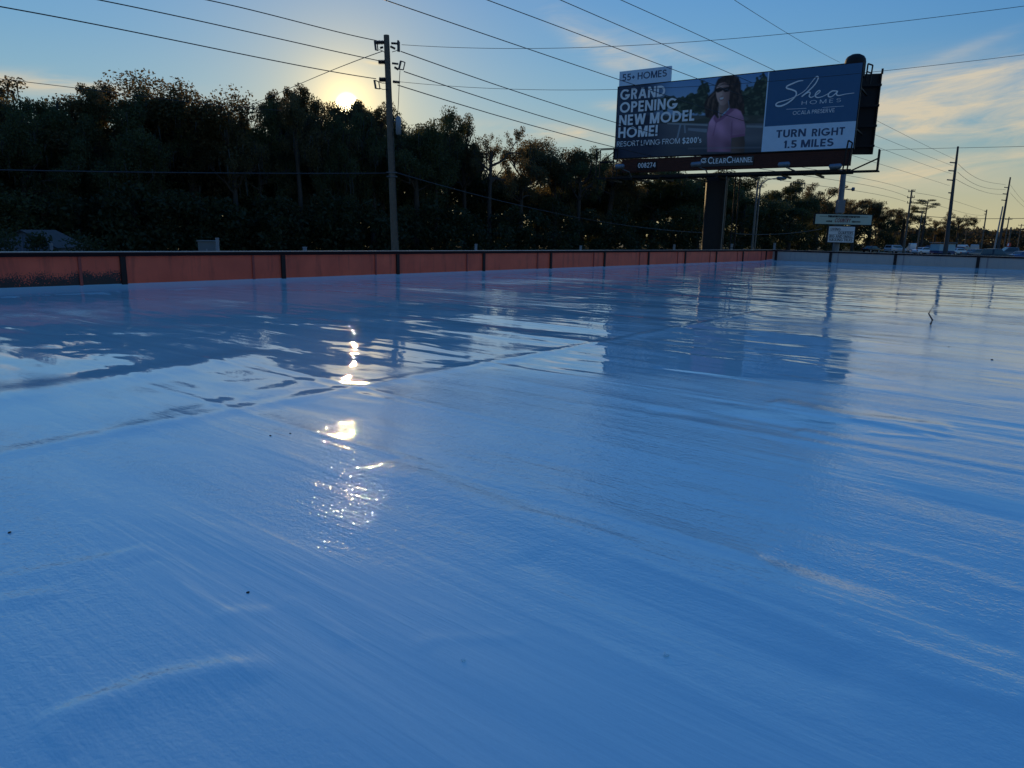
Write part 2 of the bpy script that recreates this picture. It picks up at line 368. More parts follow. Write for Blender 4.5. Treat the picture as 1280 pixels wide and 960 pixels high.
def roof_mesh():
    s_c, t_c = st_of(640, 960)
    def lines(lo, hi, f0, f1, d):
        out = list(np.arange(f0, f1, d)); x, st = out[-1], d
        while x < hi: st *= 1.06; x += st; out.append(min(x, hi))
        x, st = f0, d
        while x > lo: st *= 1.06; x -= st; out.insert(0, max(x, lo))
        return np.array(out)
    S = lines(0.0, SMAX, s_c - 1.7, s_c + .5, .009); T = lines(0.0, TMAX, t_c - 1.1, t_c + 1.6, .009)
    ss, tt = np.meshgrid(S, T, indexing='ij'); H = np.zeros_like(ss)
    def ridge(pix, w, h, w2=None, ends=.08):
        """soft wrinkle along a line; w on one side, w2 on the other"""
        nonlocal H
        w *= 1.6; w2 = w2 and w2 * 1.25; h *= 1.0
        P = np.array([st_of(*q) for q in pix]); w2 = w2 or w
        # resample
        seg = np.linalg.norm(np.diff(P, axis=0), axis=1); cum = np.r_[0, np.cumsum(seg)]
        k = max(8, int(cum[-1] / .01)); k = min(k, 240); u = np.linspace(0, cum[-1], k)
        Q = np.c_[np.interp(u, cum, P[:, 0]), np.interp(u, cum, P[:, 1])]
        kk = np.ones(9) / 9
        if k > 40:
            Qp = np.pad(Q, ((4, 4), (0, 0)), 'edge'); Q = np.c_[np.convolve(Qp[:, 0], kk, 'valid'), np.convolve(Qp[:, 1], kk, 'valid')]
        fade = np.clip(np.minimum(u, cum[-1] - u) / (cum[-1] * ends + 1e-9), 0, 1)
        W = max(w, w2) * 3
        sel = (ss > Q[:, 0].min() - W) & (ss < Q[:, 0].max() + W) & (tt > Q[:, 1].min() - W) & (tt < Q[:, 1].max() + W)
        a, c = ss[sel], tt[sel]; best = np.full(a.shape, 1e9); bi = np.zeros(a.shape, int)
        for i in range(k):
            d = (a - Q[i, 0]) ** 2 + (c - Q[i, 1]) ** 2; m = d < best; best[m] = d[m]; bi[m] = i
        d = np.sqrt(best); ib = np.clip(bi, 0, k - 2); tx = Q[ib + 1] - Q[ib]
        sg = np.sign(tx[:, 0] * (c - Q[ib, 1]) - tx[:, 1] * (a - Q[ib, 0]))
        ww = np.where(sg > 0, w, w2)
        H[sel] += 1.6 * h * np.exp(-(d / ww) ** 2) * fade[bi]
    # wrinkles and laps seen in the near field
    ridge([(20, 915), (110, 882), (200, 850), (280, 834), (320, 835), (342, 844)], .0105, .0030, .032, .2)
    ridge([(-40, 757), (40, 745), (78, 741)], .009, .0016, .02)
    ridge([(68, 908), (80, 928), (92, 946)], .005, .0016)
    ridge([(-30, 728), (100, 703), (176, 686), (189, 700)], .006, .0011, .03)
    ridge([(189, 700), (240, 738), (330, 800)], .007, .0007)
    ridge([(262, 771), (300, 763), (350, 763)], .006, .0009, .02)
    ridge([(365, 745), (400, 770), (445, 808)], .006, .0008)
    ridge([(520, 815), (535, 799), (600, 797), (660, 796)], .006, .0007)
    ridge([(480, 575), (560, 612), (640, 642), (780, 683), (960, 741), (1110, 802), (1290, 872), (1500, 950)], .030, .0042, .055, .1)
    ridge([(600, 590), (700, 622), (880, 682), (1090, 752), (1290, 800)], .028, .0028, .05, .2)
    ridge([(640, 640), (715, 655), (800, 686)], .006, .0011)
    ridge([(760, 690), (820, 713), (900, 742), (1010, 786), (1100, 822)], .0065, .0017, .02)
    ridge([(1120, 836), (1180, 857), (1290, 884)], .006, .0014, .02)
    ridge([(1080, 680), (1180, 706), (1290, 745)], .010, .0012, .02)
    ridge([(640, 690), (800, 762), (1000, 836), (1100, 868)], .03, -.0022, .03)
    ridge([(950, 690), (1100, 745), (1290, 815)], .03, -.0024, .03)
    ridge([(1058, 524), (1120, 532), (1196, 547)], .012, .0016)
    ridge([(1090, 530), (1150, 541), (1166, 549), (1100, 543), (1080, 540)], .010, .0011)
    ridge([(960, 500), (1060, 520), (1200, 535)], .03, .0026, .05)
    ridge([(800, 512), (900, 520), (1010, 540)], .03, -.0020, .04)
    # the long lap seams, parallel to the red parapet
    ridge([(-200, 604), (0, 566), (300, 510), (520, 469), (750, 427), (960, 388)], .010, .0024, .035, .02)
    ridge([(120, 541), (300, 497), (420, 467)], .012, .0016, .05)
    ridge([(-100, 512), (0, 494), (100, 478), (200, 462), (340, 438)], .05, .0040, .09)
    # roller streaks running across, parallel to the short parapet
    for i in range(90):
        a = rnd.uniform(11.5, 18.3); c = rnd.uniform(3.5, 11.5); ln_ = rnd.uniform(.5, 2.2); sl = rnd.gauss(0, .035); ww_ = rnd.uniform(.010, .022) * (1 + .55 * max(0, 17.6 - a)); hh2 = rnd.choice((-1, 1)) * ww_ * rnd.uniform(.04, .10)
        H += hh2 * np.exp(-((ss - a - sl * (tt - c)) / ww_) ** 2 - ((tt - c) / ln_) ** 4)
    # low swells that break up the mirror in the far field
    for i in range(70):
        a = rnd.uniform(5, 16.5); c = rnd.uniform(.6, 13); la = rnd.uniform(.12, .35); lc = rnd.uniform(.4, 1.6); h = rnd.uniform(-1, 1) * .0046
        H += h * np.exp(-((ss - a - .12 * (tt - c)) / la) ** 2 - ((tt - c) / lc) ** 2)
    # membrane turned up at the parapets
    H += .035 * np.clip(1 - ss / .06, 0, 1) + .035 * np.clip(1 - tt / .06, 0, 1)
    ni, nj = ss.shape
    co = np.c_[ss.ravel(), tt.ravel(), H.ravel()]
    idx = np.arange(ni * nj).reshape(ni, nj)
    F_ = np.stack([idx[:-1, :-1], idx[1:, :-1], idx[1:, 1:], idx[:-1, 1:]], -1).reshape(-1, 4)
    me = bpy.data.meshes.new('roof_membrane'); me.from_pydata(co, [], F_.tolist()); me.materials.append(M_roof)
    me.polygons.foreach_set('use_smooth', [True] * len(me.polygons)); me.update()
    o = bpy.data.objects.new('roof_membrane', me); COL.objects.link(o); o.parent = B
    # normals must face up whatever the handedness
    if me.polygons[0].normal.z < 0: me.flip_normals()
roof_mesh()

# stained panel material for the red wall: black mildew low on one bay
def stained_red():
    m = M_red.copy(); m.name = 'red_metal_panel_mildew'; N, L = m.node_tree.nodes, m.node_tree.links; b = N['Principled BSDF']
    src = b.inputs['Base Color'].links[0].from_socket
    tc = N.new('ShaderNodeTexCoord'); n = N.new('ShaderNodeTexNoise'); n.inputs['Scale'].default_value = 95; n.inputs['Detail'].default_value = 3; L.new(tc.outputs['Object'], n.inputs['Vector'])
    n2 = N.new('ShaderNodeTexNoise'); n2.inputs['Scale'].default_value = 5; n2.inputs['Detail'].default_value = 4; L.new(tc.outputs['Object'], n2.inputs['Vector'])
    sp = N.new('ShaderNodeSeparateXYZ'); L.new(tc.outputs['Object'], sp.inputs[0])
    hz = N.new('ShaderNodeMapRange'); L.new(sp.outputs[2], hz.inputs[0]); hz.inputs[1].default_value = .24; hz.inputs[2].default_value = .03
    a = N.new('ShaderNodeMath'); a.operation = 'MULTIPLY'; L.new(n.outputs[0], a.inputs[0]); L.new(hz.outputs[0], a.inputs[1])
    a2 = N.new('ShaderNodeMath'); a2.operation = 'MULTIPLY'; L.new(a.outputs[0], a2.inputs[0]); L.new(n2.outputs[0], a2.inputs[1])
    r = N.new('ShaderNodeMapRange'); L.new(a2.outputs[0], r.inputs[0]); r.inputs[1].default_value = .135; r.inputs[2].default_value = .17
    mx = N.new('ShaderNodeMix'); mx.data_type = 'RGBA'; L.new(r.outputs[0], mx.inputs[0]); L.new(src, mx.inputs[6]); mx.inputs[7].default_value = (.025, .015, .013, 1)
    L.new(mx.outputs[2], b.inputs['Base Color']); return m
M_stain = stained_red()

s_j0 = st_of(158, 360)[0]                       # a joint of the red parapet
k0 = s_j0 % BAY
joints = list(np.arange(k0, SMAX, BAY))
edges = [0.0] + joints + [SMAX]
for i in range(len(edges) - 1):
    a, c = edges[i], edges[i + 1]
    st = abs(a - s_j0) < .01
    MB().box(a, c, -.03, 0, -.02, PAR - .036).build('parapet_panel', M_stain if st else M_red, B)
    if st: tag(B.children[-1], 'red panel with black mildew specks along its foot')
for j in joints:
    MB().box(j - .022, j + .022, .001, .018, 0, PAR - .038).build('joint_batten', M_brown, B)
for j in joints + [joints[-1] + BAY]:
    q = j - BAY * .0 + BAY * .215
    if q < SMAX: MB().box(q - .011, q + .011, .001, .010, 0, PAR - .038).build('panel_seam', M_seam, B)
MB().box(-.16, SMAX, -.16, .025, PAR - .036, PAR - .006).build('coping', M_coping, B)
MB().box(-.165, SMAX, -.165, .03, PAR - .0055, PAR).build('coping_sheen_strip', M_sheen, B)  # added strip, its paler colour gives the top edge a bright sheen
MB().box(-.16, SMAX, -.13, -.031, GROUND - .5, PAR - .038).build('outer_wall', M_stucco, B)
# the grey parapet
jr = [st_of(x, y)[1] for x, y in ((970, 327), (1037.5, 329.8), (1117.5, 333), (1221, 337))]
jr += [jr[-1] + BAY * k for k in range(1, 16)]
er = [0.0] + [q for q in jr if q > .1] + [TMAX]
for a, c in zip(er[:-1], er[1:]):
    MB().box(-.03, 0, a, c, -.02, PAR - .036).build('parapet_panel', M_grey, B)
for j in jr[1:]:
    MB().box(.001, .018, j - .03, j + .03, 0, PAR - .038).build('joint_batten', M_brown, B)
    MB().box(.001, .010, j + .16, j + .185, 0, PAR - .038).build('panel_seam', M_greyseam, B)
MB().box(.001, .018, .06, .12, 0, PAR - .038).build('joint_batten', M_brown, B)
MB().box(-.16, .025, .031, TMAX, PAR - .037, PAR - .007).build('coping', M_coping, B)
MB().box(-.165, .03, .031, TMAX, PAR - .0065, PAR - .001).build('coping_sheen_strip', M_sheen, B)  # same added sheen strip on the grey side
MB().box(-.13, -.031, -.03, TMAX, GROUND - .5, PAR - .039).build('outer_wall', M_stucco, B)
MB().box(SMAX, SMAX + .15, -.16, TMAX, GROUND - .5, -.001).build('outer_wall', M_stucco, B)
MB().box(-.13, SMAX, TMAX, TMAX + .15, GROUND - .5, -.001).build('outer_wall', M_stucco, B)

# ------------------------------------------------------------------ trees
def rand_leaves(centres, radii, counts, smin, smax, rs, aspect=.55, flat=.75):
    V = []
    for c, r, k in zip(centres, radii, counts):
        p = rs.normal(0, 1, (k, 3)); p /= np.linalg.norm(p, axis=1)[:, None] + 1e-9
        p *= (rs.uniform(0, 1, (k, 1)) ** .45) * r; p[:, 2] *= flat; p += c
        u = rs.normal(0, 1, (k, 3)); u /= np.linalg.norm(u, axis=1)[:, None]
        w = np.cross(u, rs.normal(0, 1, (k, 3))); w /= np.linalg.norm(w, axis=1)[:, None] + 1e-9
        sz = rs.uniform(smin, smax, (k, 1))
        V.append(np.stack([p - u * sz, p + w * sz * aspect, p + u * sz, p - w * sz * aspect], 1))
    return np.concatenate(V).reshape(-1, 3)
def leaf_mesh(name, V, m, mi=None):
    me = bpy.data.meshes.new(name); n = len(V) // 4
    me.vertices.add(len(V)); me.vertices.foreach_set('co', V.astype(np.float32).ravel())
    me.loops.add(len(V)); me.loops.foreach_set('vertex_index', np.arange(len(V), dtype=np.int32))
    me.polygons.add(n); me.polygons.foreach_set('loop_start', np.arange(0, 4 * n, 4, dtype=np.int32)); me.polygons.foreach_set('loop_total', np.full(n, 4, np.int32))
    for k in (m if isinstance(m, (list, tuple)) else [m]): me.materials.append(k)
    if mi is not None: me.polygons.foreach_set('material_index', mi.astype(np.int32))
    me.update(calc_edges=True); return me

def tree_proto(seed, kind):
    """unit tree 10 m high; returns trunk mesh, crown mesh"""
    rs = np.random.RandomState(seed); mb = MB(); cc, rr, kk = [], [], []
    def limb(p, d, ln, r, depth):
        pts = [np.array(p)]; d = np.array(d, float)
        for i in range(4):
            d = d + rs.normal(0, .16, 3) + np.array([0, 0, .05]); d /= np.linalg.norm(d); pts.append(pts[-1] + d * ln / 4)
        mb.tube(pts, np.linspace(r, r * .45, 5), 5, cap=False)
        if depth == 0:
            for q in (pts[-1], pts[-2], pts[-1] + rs.normal(0, .35, 3)):
                cc.append(q); rr.append(rs.uniform(*CL)); kk.append(int(rs.uniform(.7, 1.3) * NL))
            return
        for i in range(rs.randint(2, 4)):
            k = rs.randint(2, 5); dd = d + rs.normal(0, .55, 3); dd[2] += .12; limb(pts[k], dd / np.linalg.norm(dd), ln * rs.uniform(.55, .75), r * .55, depth - 1)
    if kind == 'pine':
        mb.tube([(0, 0, -.5), (.05, 0, 5), (.15, .05, 9.6)], [.17, .13, .05], 7)
        for z, r in ((9.3, .8), (8.7, 1.4), (8.0, 1.8), (7.3, 1.3)):
            for i in range(4):
                a = rs.uniform(0, 6.3); q = np.array([math.cos(a) * r, math.sin(a) * r, z + rs.uniform(-.1, .25)])
                mb.tube([(.1, 0, z - .3), q], [.05, .02], 5); cc.append(q); rr.append(.62); kk.append(330)
        V = rand_leaves(cc, rr, kk, .05, .11, rs, .25, .3)
    else:
        CL, NL, Ht, low = {'oak': ((.55, .95), 380, 5.9, 1), 'airy': ((.35, .7), 190, 6.2, 0), 'shaggy': ((.45, .8), 320, 6.0, 1), 'tufted': ((.35, .62), 300, 7.0, 1), 'twiggy': ((.3, .55), 80, 6.0, 0)}[kind]
        top = np.array([rs.normal(0, .2), rs.normal(0, .2), Ht])
        mb.tube([(0, 0, -.5), (rs.normal(0, .1), 0, Ht * .5), top], [.26, .19, .14], 8)
        nb = {'oak': 10, 'airy': 9, 'shaggy': 7, 'tufted': 5, 'twiggy': 7}[kind]
        for i in range(nb):
            a = i * 2.4 + rs.uniform(-.4, .4); z = Ht * rs.uniform(.62, 1.0); up = rs.uniform(.1, 1.1)
            if kind == 'tufted': up = rs.uniform(1.0, 2.4)
            d = np.array([math.cos(a), math.sin(a), up]); d /= np.linalg.norm(d)
            limb((top[0] * z / Ht, top[1] * z / Ht, z), d, rs.uniform(1.5, 2.2), .09, 1 if kind != 'twiggy' else 2)
        if low:
            for i in range(16):
                a = rs.uniform(0, 6.3); r = rs.uniform(.3, 1.9); cc.append(np.array([math.cos(a) * r, math.sin(a) * r, rs.uniform(1.2, 6.5)])); rr.append(rs.uniform(.6, 1.0)); kk.append(int(NL * 1.0))
        V = rand_leaves(cc, rr, kk, .04, .085, rs, flat=.85)
    zt = np.percentile(V[:, 2], 99.7); f = 10 / zt
    nv = len(V) // 4
    # hanging moss in the shaggy ones
    mi = np.zeros(nv)
    if kind in ('shaggy', 'airy', 'oak'):
        k = {'shaggy': 600, 'airy': 160, 'oak': 160}[kind]; base = V.reshape(-1, 4, 3)[rs.randint(0, nv, k), 0]
        ln = rs.uniform(.25, .8, (k, 1)); a = rs.uniform(0, 3.14, k); w = np.c_[np.cos(a), np.sin(a), np.zeros(k)] * .05
        dn = np.c_[rs.normal(0, .05, (k, 2)), -ln[:, 0]]
        V = np.concatenate([V, np.stack([base - w, base + w, base + dn + w * .3, base + dn - w * .3], 1).reshape(-1, 3)]); mi = np.r_[mi, np.ones(k)]
    V = V * f; mb.v = [tuple(np.array(p) * f) for p in mb.v]
    wdt = np.percentile(np.abs(V[:, :2]), 97) * 2
    return mb, V, mi, wdt
PROTO = {}
for nm, seed, kind, lm in (('oak_a', 1, 'oak', M_leaf), ('oak_b', 2, 'oak', M_leaf), ('oak_c', 3, 'oak', M_leafb), ('shaggy_a', 4, 'shaggy', M_leaf), ('shaggy_b', 5, 'shaggy', M_leafb),
                           ('airy_a', 6, 'airy', M_leafb), ('airy_b', 7, 'airy', M_leaf), ('tufted', 8, 'tufted', M_leafb), ('twiggy', 9, 'twiggy', M_leafb), ('pine', 10, 'pine', M_leaf)):
    mb, V, mi, wdt = tree_proto(seed, kind)
    PW = globals().setdefault('PROTO_WIDTH', {}); PW[nm] = wdt
    PROTO[nm] = (mb.mesh('trunk', M_bark), leaf_mesh('crown', V, [lm, M_moss], mi))
def tree(proto, x, y, h, wd, rz, name, label, group=None):
    o = empty(name, (x, y, gz(x, y)), rz, (wd / PROTO_WIDTH[proto], wd / PROTO_WIDTH[proto], h / 10))
    tag(o, label, 'tree', group)
    for nm, me in zip(('trunk', 'crown'), PROTO[proto]):
        c = bpy.data.objects.new(nm, me); COL.objects.link(c); c.parent = o
    return o
# edge of the wood: from the left of the view away to the right
WA = at(0, 300, 60)[:2]; WB = at(1000, 300, 170)[:2]; WD = (WB - WA) / np.linalg.norm(WB - WA); WN = np.array([-WD[1], WD[0]])
def wood_pt(px, back=0.0):
    r = ray(px, 300)[:2]; A = np.array([[r[0], -WD[0]], [r[1], -WD[1]]]); t, u = np.linalg.solve(A, WA + WN * back); return r * t
def top_h(px, py, p):
    q = at(px, py, p[1]); return q[2] - gz(*p)
FRONT = [  # top px, top py, proto, width m, label
    (-60, 118, 'oak_a', 15, 'dark oak cut off by the left edge of the view'),
    (8, 122, 'airy_b', 12, 'thin crowned tree at the far left with sky showing through its boughs'),
    (62, 101, 'airy_a', 15, 'tall spreading tree with a feathery brown top above the white shed'),
    (40, 150, 'oak_b', 10, 'dark oak in front of the feathery brown topped tree'),
    (100, 117, 'oak_b', 9, 'pointed dark green tree just right of the feathery brown topped tree'),
    (137, 105, 'tufted', 11, 'dark tree with a narrow upright crest between two rounder oaks on the left'),
    (170, 129, 'oak_a', 10, 'low topped dark tree filling the dip left of the broad brownish oak'),
    (205, 118, 'airy_b', 9, 'small loose tree on the left shoulder of the broad brownish oak'),
    (248, 111, 'oak_c', 17, 'broad round brownish oak, the widest crown left of the sun'),
    (297, 134, 'airy_a', 9, 'light tree low in the gap between the broad brownish oak and the two tufted tree'),
    (330, 136, 'oak_b', 10, 'dark tree below the wire left of the two tufted tree'),
    (354, 117, 'tufted', 9, 'ragged tree with moss hung tufts, left of the pair by the sun'),
    (377, 108, 'tufted', 9, 'taller ragged tree with a tufted head, right of the pair by the sun'),
    (406, 128, 'shaggy_b', 12, 'shaggy golden edged tree just left of the sun'),
    (437, 130, 'twiggy', 12, 'sparse twiggy tree in front of the sun disc'),
    (420, 145, 'oak_a', 7, 'rounded dark tree added left below the sun as a screen'),  # added crown, keeps direct sun off the roof from the left
    (450, 147, 'oak_b', 7, 'rounded dark tree added right below the sun as a screen'),  # added crown, keeps direct sun off the roof from the right
    (435, 131, 'airy_b', 10, 'leafy tree added close behind the sparse twiggy one to filter the sun'),  # added to thin the sunlight and break up the glint on the roof
    (430, 147, 'shaggy_a', 10, 'moss hung dark tree added below the sun as a screen'),  # added behind the gap to hold back the sun glint
    (465, 130, 'shaggy_b', 9, 'sunlit shaggy tree between the sun and the wooden pole'),
    (478, 128, 'airy_a', 12, 'thin golden tree right behind the wooden pole'),
    (518, 141, 'oak_b', 14, 'dark oak just right of the wooden pole'),
    (545, 137, 'airy_b', 11, 'leafy tree with an open top, second to the right of the wooden pole'),
    (580, 143, 'airy_a', 9, 'leaning open tree with sky in its right side, left of the wispy tree'),
    (612, 158, 'twiggy', 10, 'wispy tree with gaps of pale sky, midway from pole to billboard'),
    (650, 178, 'airy_a', 9, 'small light tree right of the wispy tree'),
    (692, 173, 'oak_c', 13, 'rounded brownish tree under the cream cloud streak'),
    (722, 184, 'airy_b', 9, 'dark tree with one bough reaching right towards the billboard'),
    (760, 192, 'oak_c', 13, 'sun touched tree behind the left cage of the billboard'),
    (815, 196, 'oak_a', 18, 'dark tree behind the number plate end of the billboard'),
    (870, 204, 'oak_b', 18, 'dark tree behind the billboard column'),
    (925, 222, 'oak_a', 20, 'dense dark tree behind the street lamp'),
    (958, 226, 'shaggy_a', 18, 'dark domed tree just right of the street lamp head'),
    (985, 240, 'oak_b', 16, 'dark tree stepping down between street lamp and shop sign'),
    (1020, 229, 'airy_a', 13, 'open topped brown tree standing up left of the shop sign post'),
    (1042, 250, 'shaggy_b', 14, 'brown tree directly behind the shop sign post'),
]
for i, (px, py, pr, wd, lab) in enumerate(FRONT):
    p = wood_pt(px, 2.0 + (i % 3) * 2.5); h = top_h(px, py, p)
    tree(pr, p[0], p[1], h, wd * (.72 + .2 * smooth(480, 800, px)), rnd.uniform(0, 6.3), 'wood_edge_tree', lab)
# second rank, its tops kept under the front one
fx = [f[0] for f in FRONT]; fy = [f[1] for f in FRONT]
o_ = np.argsort(fx); fx = np.array(fx)[o_]; fy = np.array(fy)[o_]
for i, px in enumerate(np.linspace(-70, 1040, 40)):
    p = wood_pt(px, 12 + rnd.uniform(-2, 4)); py = np.interp(px, fx, fy) + rnd.uniform(15, 32) + (22 if 560 < px < 680 else 0)
    tree(rnd.choice(['oak_a', 'oak_b', 'shaggy_a']), p[0], p[1], top_h(px, py, p), rnd.uniform(9, 13) * (1 + max(0, px - 600) / 900), rnd.uniform(0, 6.3), 'forest_tree',
         'dark tree inside the wood, hidden among crowns behind the front rank', 'trees deep in the wood')
# trees further right
for px, py, pr, Y, wd, lab in ((1066, 250, 'airy_a', 190, 8, 'slim brown tree right of the shop sign post'), (1085, 250, 'shaggy_b', 200, 11, 'rusty topped tree above the right end of the shop sign'),
                               (1108, 262, 'shaggy_a', 210, 10, 'low dark tree between shop sign and the double armed pole'), (1127, 257, 'airy_a', 205, 10, 'round brown tree touching the double armed pole on its left'),
                               (1152, 249, 'pine', 190, 6.5, 'lone pine with flat tiers right of the double armed pole'), (1168, 271, 'twiggy', 210, 9, 'bare twiggy tree right of the lone pine'),
                               (1145, 280, 'twiggy', 200, 8, 'thin scrubby tree under the lone pine'), (1196, 266, 'twiggy', 180, 7, 'twiggy tree at the foot of the tall transmission pole'),
                               (1183, 283, 'shaggy_b', 215, 10, 'low scrubby tree left of the tall transmission pole')):
    p = at(px, 300, Y)[:2]; tree(pr, p[0], p[1], top_h(px, py, p), wd, rnd.uniform(0, 6.3), 'pine_tree' if pr == 'pine' else 'roadside_tree', lab)

def mass(name, label, pts, hts, r, cnt, smin, smax, m):
    """foliage that reads as one mass"""
    c, rr, kk = [], [], []
    for p, h in zip(pts, hts):
        z0 = gz(*p)
        for i in range(max(2, int(h / (r * 1.1)))):
            c.append(np.array([p[0] + RS.normal(0, r * .5), p[1] + RS.normal(0, r * .5), z0 + (i + .5) * h / max(2, int(h / (r * 1.1))) + RS.normal(0, .2) * r]))
            rr.append(r * RS.uniform(.8, 1.25)); kk.append(cnt)
    V = rand_leaves(c, rr, kk, smin, smax, RS)
    o = bpy.data.objects.new(name, leaf_mesh(name, V, m)); COL.objects.link(o); tag(o, label, name.replace('_', ' '), kind='stuff'); return o
pp, hh = [], []
for px in np.linspace(-120, 1060, 92):
    for back in (16, 23):
        if abs(px - 436) < 10: pass
        p = wood_pt(px, back + rnd.uniform(-2, 2)); pp.append(p); hh.append(max(4, top_h(px, np.interp(px, fx, fy) + (72 if 560 < px < 680 else 52), p)))
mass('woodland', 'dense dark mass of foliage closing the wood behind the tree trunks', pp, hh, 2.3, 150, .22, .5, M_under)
pp, hh = [], []
for px in np.linspace(-120, 1130, 130):
    p = wood_pt(px, -2 + rnd.uniform(-1.5, 1.5)) if px < 1050 else at(px, 300, 195)[:2] + np.array([rnd.uniform(-3, 3), rnd.uniform(-4, 4)])
    pp.append(p); hh.append(rnd.uniform(3.0, 7.5))
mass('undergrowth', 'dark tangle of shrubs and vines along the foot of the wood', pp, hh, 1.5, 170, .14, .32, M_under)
pp, hh = [], []
for px in np.linspace(1090, 1560, 120):
    for Y in (330, 400):
        p = at(px, 300, Y + rnd.uniform(-15, 15))[:2]; pp.append(p); hh.append(max(4, top_h(px, np.interp(px, [1090, 1200, 1280, 1560], [284, 287, 286, 290]) + rnd.uniform(-1, 3), p)))
mass('far_wood', 'low brown green line of far trees along the horizon on the right', pp, hh, 3.2, 60, .5, 1.0, leaf_mat('far_leaves', (.05, .045, .03), (.11, .085, .05), (.12, .09, .04)))

# ------------------------------------------------------------------ utility poles
def frame_xy(d):
    d = np.array([d[0], d[1], 0.0]); d /= np.linalg.norm(d); return d
LINE = np.array([E1[0], E1[1], 0.0]); SIDE = np.array([-E1[1], E1[0], 0.0])      # along the street, and left of it
def pole_base(px, Y):
    p = at(px, 300, Y); return np.array([p[0], p[1], gz(p[0], p[1])])
def shaft(mb, base, top, r0, r1, n=10):
    ts = np.linspace(0, 1, 7); mb.tube([base + (top - base) * t for t in ts], [r0 + (r1 - r0) * t for t in ts], n)
def insulator(root, c, d, ln, r, name='insulator', m=None):
    """ribbed insulator from c along d (local)"""
    c = np.array(c, float); d = np.array(d, float); d /= np.linalg.norm(d); mb = MB(); pts, rs = [], []
    for i in range(13):
        pts.append(c + d * ln * i / 12); rs.append(r if i % 2 else r * .55)
    mb.tube(pts, rs, 8, smooth=False); return mb.build(name, m or M_porc, root)
def rod(root, name, pts, r, m, n=6):
    mb = MB(); mb.tube(pts, r, n); return mb.build(name, m, root)

# the wooden pole in the middle of the wood edge
mtop = at(483, 44, 28); m2 = at(493.6, 300, 28); mdir = (m2 - mtop) / (m2 - mtop)[2]
mbase = mtop + mdir * (gz(*m2[:2]) - .0 - mtop[2])
P = empty('utility_pole', mbase); tag(P, 'weathered wooden utility pole with grey can, tallest pole left of the billboard', 'utility pole')
mb = MB(); shaft(mb, np.array([0, 0, -.4]), mtop - mbase, .165, .102); mb.build('pole_shaft', M_wood, P)
def mp(px, py, off=0.0):
    q = at(px, py, 28 + off) - mbase; return q
def on_shaft(py):
    f = (py - 44) / (300 - 44); return mp(483 + 10.6 * f, py)
for (x0, y0, x1, y1, r) in ((481, 53, 470, 53, .085), (481, 77.5, 473, 77.5, .09), (483, 99.5, 474, 99.5, .10)):
    a, c = mp(x0, y0), mp(x1, y1); insulator(P, a, c - a, np.linalg.norm(c - a), r)
for (x0, y0, x1, y1, r) in ((489, 54, 497, 54.5, .05), (490, 79, 498, 80, .045), (491, 102, 500, 103, .06), (479, 59, 475, 60, .05), (488, 58, 494, 61, .05), (493, 84, 498, 87, .05)):
    a, c = mp(x0, y0), mp(x1, y1); insulator(P, a, c - a, np.linalg.norm(c - a), r)
def cutout(px, py, w, h, lean):
    """fused cutout: a slim porcelain post and fuse tube joined at both ends"""
    c = mp(px, py); k = 28 / FPX
    a, b_ = c + np.array([-w * k / 2, 0, 0]), c + np.array([w * k / 2, 0, -.03]); up = np.array([-lean * k, 0, h * k / 2])
    mb = MB(); mb.tube([a - up, a + up], .038, 8); mb.tube([b_ - up * .9, b_ + up * .9], .022, 6)
    mb.tube([a + up * .95, b_ + up * .85], .02, 5); mb.tube([a - up * .95, b_ - up * .85], .02, 5); mb.build('fuse_cutout', M_porc, P)
cutout(470.5, 57, 2.6, 10, .6); cutout(498.5, 57.5, 1.5, 12, 0); cutout(502.5, 81.5, 5, 9.5, -1.2); cutout(471.5, 105.5, 5, 9.5, .8)
for pth in ([(470, 101), (478, 104), (484, 104)], [(474, 110), (479, 112), (485, 111)], [(474, 62), (479, 64), (481, 66)], [(490, 65), (494, 64), (498, 62)],
            [(500, 88), (499, 105), (498, 130), (496.5, 150)]):
    rod(P, 'jumper_wire', [mp(*q, -.15) for q in pth], .012, M_wire, 5)
c = mp(498, 157, -.1); mb = MB(); mb.tube([c + np.array([0, 0, -.33]), c + np.array([0, 0, -.3]), c + np.array([0, 0, .27]), c + np.array([0, 0, .33])], [.05, .10, .10, .05], 12); mb.build('equipment_can', M_can, P)
rod(P, 'can_bracket', [on_shaft(153), c + np.array([0, 0, .15])], .02, M_galv)
rod(P, 'ground_wire', [on_shaft(165) + np.array([.11, -.08, 0]), on_shaft(230) + np.array([.13, -.1, 0]), on_shaft(300) + np.array([.145, -.11, 0])], .012, M_wire, 5)
for z in (216, 221): 
    q = on_shaft(z); rod(P, 'cable_clamp', [q + np.array([-.2, -.1, 0]), q + np.array([.2, -.1, 0])], .03, M_galv)

def far_pole(px_top, py_top, px_low, Y, r0, r1, m, label, arms=(), posts=(), cat='utility pole', group=None, name='utility_pole'):
    base = pole_base(px_low, Y); top = at(px_top, py_top, Y); k = Y / FPX
    o = empty(name, base); tag(o, label, cat, group)
    mb = MB(); shaft(mb, np.array([0, 0, -.4]), top - base, r0, r1, 9); mb.build('pole_shaft', m, o)
    H = (top - base)
    for (f, half) in arms:                      # cross arms with three insulators each
        c = H * f; ax = SIDE * .8 + LINE * .2; ax /= np.linalg.norm(ax)
        mb = MB(); mb.obox(c, ax * half, np.array([0, .06, 0]), np.array([0, 0, .06])); mb.build('cross_arm', m, o)
        for u in (-.9, -.45, .9): insulator(o, c + ax * half * u + np.array([0, 0, .05]), (0, 0, 1), .3, .07)
    for (f, ln) in posts:                       # horizontal post insulators on the left side
        c = H * f; d = SIDE * .9 + np.array([0, 0, .12]); insulator(o, c, d, ln, .1)
    return o
